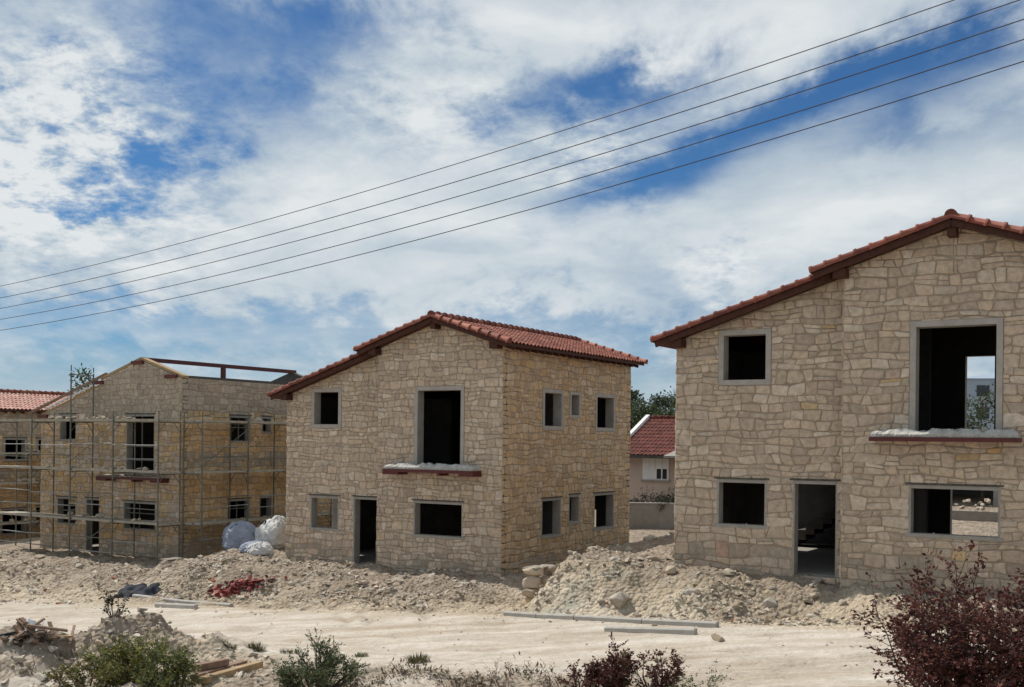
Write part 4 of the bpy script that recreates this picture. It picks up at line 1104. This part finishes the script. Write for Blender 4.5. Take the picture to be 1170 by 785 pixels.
# ------------------------------------------------------------------ cottage, garden wall and what stands behind
def cottage():
    o = (5.3, 53.0); g = tz(*o)
    h = empty('cottage', (o[0], o[1], 0), -YAW, 'low pinkish cottage with red tiled roof in the gap between two houses', 'house')
    L, D, ze, zr = 12., 7., 3.72, 5.3
    m = MB(); vs = [(0, 0), (L, 0), (L, D), (0, D)]
    for (a, b), (c, d) in zip(vs, vs[1:]+vs[:1]): m.add([(a, b, g-.5), (c, d, g-.5), (c, d, ze), (a, b, ze)], [(0, 1, 2, 3)])
    for x in (0, L): m.add([(x, 0, ze), (x, D, ze), (x, D/2, zr-.1)], [(0, 1, 2)])
    m.build('wall', M['pink'], h)
    sl = (zr-ze)/(D/2); up = Vector((0, 1, sl)).normalized(); S = (D/2+.45)*sqrt(1+sl*sl)
    d = MB(); z0 = ze-.45*sl
    d.add([(-.3, -.45, z0-.1), (L+.3, -.45, z0-.1), (L+.3, D/2, zr-.1), (-.3, D/2, zr-.1), (-.3, -.45, z0), (L+.3, -.45, z0), (L+.3, D/2, zr), (-.3, D/2, zr), (-.3, D+.45, z0), (L+.3, D+.45, z0)],
          [(0,3,2,1),(4,5,6,7),(0,1,5,4),(0,4,7,3),(1,2,6,5),(7,6,9,8)])
    r = d.build('roof', M['timber_dark'], h)
    tile_slope('roof_tiles', r, (-.25, -.5, z0+.01), (1, 0, 0), up, L+.5, S+.03, random.Random(2), TILES_RED, .21, .4, .03)
    cap_run('ridge_cap', r, (-.3, D/2, zr+.06), (L+.3, D/2, zr+.06), random.Random(3), .11, pal=TILES_RED)
    m = MB(); m.bar((-.3, -.5, z0+.05), (-.3, D/2, zr+.1), .2, .24); m.build('bargeboard', M['white'], r)
    m = MB(); m.box((-.3, -.6, z0-.14), (L+.3, -.47, z0-.01)); m.build('gutter', M['darklintel'], r)
    zw = 2.36
    w = MB(); w.box((1.05, -.05, zw), (2.38, .05, zw+1.08)); wo = w.build('window', M['white'], h)
    for a in (1.78, 2.07):
        p = MB(); p.box((a, -.056, zw+.06), (a+.22, -.051, zw+.52)); p.build('pane', M['darkglass'], wo)
    s = MB()
    for i in range(1, 4): s.box((1.05+i*.333-.006, -.054, zw+.54), (1.05+i*.333+.006, -.0505, zw+1.06))
    s.box((.98, -.1, zw-.07), (2.45, .02, zw-.002)); s.build('sill', M['concrete'], wo)
    m = MB(); m.add([(2.75, -1.5, ze-.3), (6., -1.5, ze-.3), (6., -.62, ze+.1), (3.3, -.62, ze+.1), (2.75, -1.5, ze-.2), (6., -1.5, ze-.2), (6., -.62, ze+.2), (3.3, -.62, ze+.2)], [(0,3,2,1),(4,5,6,7),(0,1,5,4),(1,2,6,5),(2,3,7,6),(3,0,4,7)])
    m.build('porch_roof', M['concrete'], h)
    m = MB(); m.tube([(3.75, -1.4, g-.3), (3.75, -1.4, ze-.29)], .07, 8); m.build('porch_post', M['concrete'], h)
cottage()
t = empty('garden_wall', (4.2, 46.6, tz(6, 46)), radians(-6), 'low concrete garden wall with pale coping before the cottage', 'wall')
m = MB(); m.box((0, 0, -.5), (9, .2, 1.02)); m.build('wall_body', M['concrete'], t)
m = MB(); m.box((-.02, -.03, 1.023), (9.02, .23, 1.08)); m.build('coping', M['plaster_band'], t)
shrub('hedge', (6.3, 47.6, tz(6.3, 47.6)+.6), .62, 1.4, 30, 10, 10, .1, [(.03, .035, .02), (.045, .05, .03)], 'dark low hedge just behind the garden wall', 'hedge', 93, thick=.012)
shrub('hedge', (8.3, 47.4, tz(8.3, 47.4)+.6), .62, 1.4, 30, 10, 10, .1, [(.03, .035, .02), (.045, .05, .03)], 'dark low hedge behind the wall, mostly hidden by the nearest house', 'hedge', 94, thick=.012)

def far_block():
    h = empty('apartment_block', (60.5, 150, .5), radians(-12), 'pale blue grey tall building seen through the upper window of the nearest house', 'building')
    m = MB(); m.box((0, 0, -1), (16, 12, 12.6)); m.build('wall', M['bluewall'], h)
    m = MB(); m.add([(-.3, -.3, 12.6), (16.3, -.3, 12.6), (16.3, 12.3, 12.6), (-.3, 12.3, 12.6), (8, 6, 14.2)], [(0,1,4),(1,2,4),(2,3,4),(3,0,4),(3,2,1,0)]); m.build('roof', M['bluewall'], h)
    for k in range(4):
        for a in (2, 6.5, 11): m = MB(); m.box((a, -.06, 1.2+k*3), (a+1.6, .05, 2.7+k*3)); m.build('window', M['darkglass'], h)
far_block()
x, y = xy(15.0, 12.6); t = empty('concrete_wall', (x-6, y+3.4, tz(x, y)), -YAW, 'low grey concrete wall behind the nearest house, seen through its window', 'wall')
m = MB(); m.box((-3, 0, -.6), (8, .25, .34)); m.build('wall_body', M['concrete'], t)
bx0, by0 = x-6, y+3.4
rb = random.Random(12)
for i in range(80):
    s = rb.uniform(-1.5, 7.5); p = np.array([bx0, by0])+U*s+V*rb.uniform(.05, .9)
    rock(p[0], p[1], rb.uniform(.07, .15), rb, 'pinkish stone piled on the concrete wall behind the nearest house', 'building stone', 'stones piled behind the nearest house', z=tz(bx0, by0)+.33+rb.uniform(0, .35), name='building_stone', meshes=BLOCKS, sink=.3)
def shed():
    p = np.array([bx0, by0])+V*6
    h = empty('open_shed', (p[0], p[1], tz(p[0], p[1])), -YAW, 'dark open fronted concrete shed far behind the nearest house', 'shed')
    m = MB(); m.box((-5, 5, -.5), (12, 5.2, 2.6)); m.box((-5.2, 0, -.5), (-5.002, 5.2, 2.6)); m.box((12.002, 0, -.5), (12.2, 5.2, 2.6)); m.build('wall', M['inner'], h)
    m = MB(); m.box((-5.4, -.3, 2.603), (12.4, 5.5, 2.8)); m.build('roof', M['concrete'], h)
    for a in (-1.5, 3, 7.5): m = MB(); m.box((a, 0, -.5), (a+.25, .25, 2.6)); m.build('post', M['concrete'], h)
shed()
x, y = xy(2.0, 11.5)
# ------------------------------------------------------------------ overhead cables
ptsL = [((0, 327), (585, 167.5), (1090, 0)), ((0, 340.5), (585, 188.5), (1165, 0)), ((0, 352.5), (585, 206.5), (1170, 22)), ((0, 365), (585, 226), (1170, 45)), ((0, 377.5), (585, 245), (1170, 70))]
names = ['topmost of the five overhead cables', 'second overhead cable from the top', 'middle one of the five overhead cables', 'fourth overhead cable from the top', 'lowest of the five overhead cables']
dirc = Vector((13.8, -10.2)).normalized(); base_pt = Vector((0, 19.8))
for (a, b, c), nm in zip(ptsL, names):
    s3 = []; z3 = []
    for px, py in (a, b, c):
        aa, bb = px-585, py-HOR; xr = cos(ROLL)*aa+sin(ROLL)*bb; yr = -sin(ROLL)*aa+cos(ROLL)*bb; mm = xr/FPX
        s = (mm*base_pt.y-base_pt.x)/(dirc.x-mm*dirc.y); q = base_pt+dirc*s; s3.append(s); z3.append(EYE-yr/FPX*q.y)
    cf = np.polyfit(s3, z3, 2); m = MB(); P = []
    for s in np.linspace(-30, 13.5, 60): q = base_pt+dirc*float(s); P.append((q.x, q.y, float(np.polyval(cf, s))))
    m.tube(P, .0075, 6); o = m.build('overhead_cable', M['cable']); tag(o, nm + ' crossing the sky', 'cable', 'overhead cables')

# ------------------------------------------------------------------ camera, sun, sky
cam = bpy.data.cameras.new('camera'); co_ = bpy.data.objects.new('camera', cam); COL.objects.link(co_)
cam.sensor_width = 36; cam.lens = 36*FPX/1170; cam.shift_y = (HOR-392.5)/1170; cam.clip_end = 5000; cam.clip_start = .1
co_.matrix_world = Matrix.Translation((0, 0, EYE)) @ Matrix.Rotation(pi/2, 4, 'X') @ Matrix.Rotation(ROLL, 4, 'Z')
SC.camera = co_
SUN_EL = radians(54); a7 = radians(5)
sh = -U*cos(a7)+V*sin(a7)
sd = Vector((sh[0]*cos(SUN_EL), sh[1]*cos(SUN_EL), sin(SUN_EL)))
sun = bpy.data.lights.new('sun', 'SUN'); sun.energy = 4.2; sun.angle = radians(.6); sun.color = (1, .955, .89)
so = bpy.data.objects.new('sun', sun); COL.objects.link(so); so.rotation_mode = 'QUATERNION'; so.rotation_quaternion = (-sd).to_track_quat('-Z', 'Y'); so.location = (-30, 20, 40)

wd = bpy.data.worlds.new('World'); SC.world = wd; wd.use_nodes = True; n = wd.node_tree
for x_ in list(n.nodes): n.nodes.remove(x_)
out = N(n, 'ShaderNodeOutputWorld'); bg = N(n, 'ShaderNodeBackground'); n.links.new(bg.outputs[0], out.inputs[0])
bg.inputs['Strength'].default_value = .1
sky = N(n, 'ShaderNodeTexSky', sky_type='NISHITA', sun_disc=False, sun_elevation=SUN_EL, sun_rotation=math.atan2(sd.x, sd.y), altitude=200, air_density=1., dust_density=.4, ozone_density=2.2)
tc = N(n, 'ShaderNodeTexCoord').outputs['Generated']
sp = N(n, 'ShaderNodeSeparateXYZ'); n.links.new(tc, sp.inputs[0])
dx, dy, dz = sp.outputs
az = mth(n, 'ARCTAN2', dx, dy); el = mth(n, 'ARCSINE', dz)
def pxdir(px, py):
    aa, bb = px-585, py-HOR; a_ = math.atan(aa/FPX); return a_, math.atan(-bb/FPX*cos(a_))
# cloud-layer coordinates: where the sight line meets a flat layer overhead
den = mth(n, 'ADD', mth(n, 'MAXIMUM', dz, 0.), .27)
cv = N(n, 'ShaderNodeCombineXYZ'); n.links.new(mth(n, 'DIVIDE', dx, den), cv.inputs[0]); n.links.new(mth(n, 'DIVIDE', dy, den), cv.inputs[1]); cv.inputs[2].default_value = 3.7
def rotv(ang, sx, sy):
    mp = N(n, 'ShaderNodeMapping'); mp.inputs['Rotation'].default_value = (0, 0, radians(ang)); mp.inputs['Scale'].default_value = (sx, sy, 1); n.links.new(cv.outputs[0], mp.inputs['Vector']); return mp.outputs[0]
def dist_noise(vec, sc, det, ro, dist):
    x_ = N(n, 'ShaderNodeTexNoise'); x_.inputs['Scale'].default_value = sc; x_.inputs['Detail'].default_value = det; x_.inputs['Roughness'].default_value = ro; x_.inputs['Distortion'].default_value = dist
    n.links.new(vec, x_.inputs['Vector']); return x_.outputs['Fac']
nA = dist_noise(rotv(25, 1., 1.), 1.5, 10, .58, .15)       # broad veil
nB = dist_noise(rotv(40, 1.5, .9), 5.5, 10, .6, .15)      # wisps
nC = dist_noise(rotv(10, 1., 1.), 15., 9, .64, .15)         # flocks
wz = mth(n, 'MULTIPLY', mth(n, 'SUBTRACT', nB, .5), .16); wz2 = mth(n, 'MULTIPLY', mth(n, 'SUBTRACT', nA, .5), .14)
azw = mth(n, 'ADD', az, wz); elw = mth(n, 'ADD', el, mth(n, 'MULTIPLY', mth(n, 'ADD', wz, wz2), .7))
def blob(px, py, rx, ry, amp, tilt=0.):
    a0, e0 = pxdir(px, py); ux = mth(n, 'SUBTRACT', azw, a0); uy = mth(n, 'SUBTRACT', elw, e0)
    t_ = radians(tilt); c_, s_ = cos(t_), sin(t_)
    p = mth(n, 'ADD', mth(n, 'MULTIPLY', ux, c_*FPX/rx), mth(n, 'MULTIPLY', uy, s_*FPX/rx))
    q = mth(n, 'ADD', mth(n, 'MULTIPLY', ux, -s_*FPX/ry), mth(n, 'MULTIPLY', uy, c_*FPX/ry))
    r2 = mth(n, 'ADD', mth(n, 'MULTIPLY', p, p), mth(n, 'MULTIPLY', q, q))
    return mth(n, 'MULTIPLY', mth(n, 'EXPONENT', mth(n, 'MULTIPLY', r2, -1.)), amp)
def total(lst):
    s_ = lst[0]
    for x_ in lst[1:]: s_ = mth(n, 'ADD', s_, x_)
    return s_
gaps = total([blob(*b) for b in ((320, 25, 130, 42, .5), (205, 60, 70, 40, .16), (150, 190, 75, 40, .62), (140, 235, 60, 18, .4), (290, 105, 80, 40, .34), (235, 130, 60, 40, .2), (560, 132, 40, 22, .4), (695, 95, 70, 36, .66), (620, 110, 50, 22, .35), (705, 215, 90, 22, .5, 18), (770, 175, 60, 26, .45, 25), (900, 115, 120, 24, .62, 24), (1040, 60, 130, 22, .5, 22),
    (1110, 60, 110, 30, .5, 20), (1040, 145, 60, 25, .35), (770, 312, 90, 35, .32), (830, 345, 60, 20, .2), (150, 365, 260, 28, .3), (60, 420, 160, 25, .25), (640, 380, 160, 25, .15), (760, 420, 90, 30, .2), (20, 110, 110, 18, .22))])
adds = total([blob(*b) for b in ((60, 120, 110, 45, .3), (60, 180, 60, 22, .3), (70, 262, 150, 28, .45), (505, 105, 110, 45, .3), (880, 30, 200, 40, .25), (560, 30, 90, 30, .25), (980, 240, 260, 60, .3, 8), (420, 230, 200, 60, .3), (700, 300, 150, 60, .1), (560, 330, 600, 40, .16), (300, 300, 260, 40, .15))])
cov = mth(n, 'SUBTRACT', mth(n, 'ADD', adds, .66), gaps)
tex = mth(n, 'ADD', mth(n, 'MULTIPLY', mth(n, 'SUBTRACT', nA, .5), .7), mth(n, 'MULTIPLY', mth(n, 'SUBTRACT', nB, .5), 1.0))
tex = mth(n, 'ADD', tex, mth(n, 'MULTIPLY', mth(n, 'SUBTRACT', nC, .5), .28))
flock = total([blob(*b) for b in ((70, 140, 140, 90, 1.1), (60, 260, 150, 60, .7), (500, 110, 110, 60, .6), (680, 170, 70, 50, .6), (840, 290, 60, 30, .4))])
fl = mth(n, 'MULTIPLY', mth(n, 'MULTIPLY', mth(n, 'SUBTRACT', nC, .5), 2.6), flock)
dens = mth(n, 'ADD', mth(n, 'ADD', cov, tex), fl)
al = N(n, 'ShaderNodeMapRange', interpolation_type='SMOOTHSTEP'); n.links.new(dens, al.inputs['Value']); al.inputs['From Min'].default_value = -.05; al.inputs['From Max'].default_value = .92; al.inputs['To Max'].default_value = .97
nD = dist_noise(rotv(60, 1., 1.4), 2.6, 8, .55, .4)
ccol = ramp(n, mth(n, 'ADD', mth(n, 'MULTIPLY', nD, .7), mth(n, 'ADD', mth(n, 'MULTIPLY', dens, .25), mth(n, 'MULTIPLY', fl, .28))), [(.28, (4.0, 4.9, 5.8)), (.5, (5.3, 6.1, 6.7)), (.72, (7.8, 8.1, 8.2))])
scol = mix(n, 1., sky.outputs[0], (.27, .50, .72), 'MULTIPLY')
fin = mix(n, al.outputs[0], scol, ccol)
n.links.new(fin, bg.inputs['Color'])

SC.render.engine = 'CYCLES'
SC.view_settings.view_transform = 'Standard'; SC.view_settings.look = 'None'; SC.view_settings.exposure = 0; SC.view_settings.gamma = 1
SC.cycles.use_denoising = True
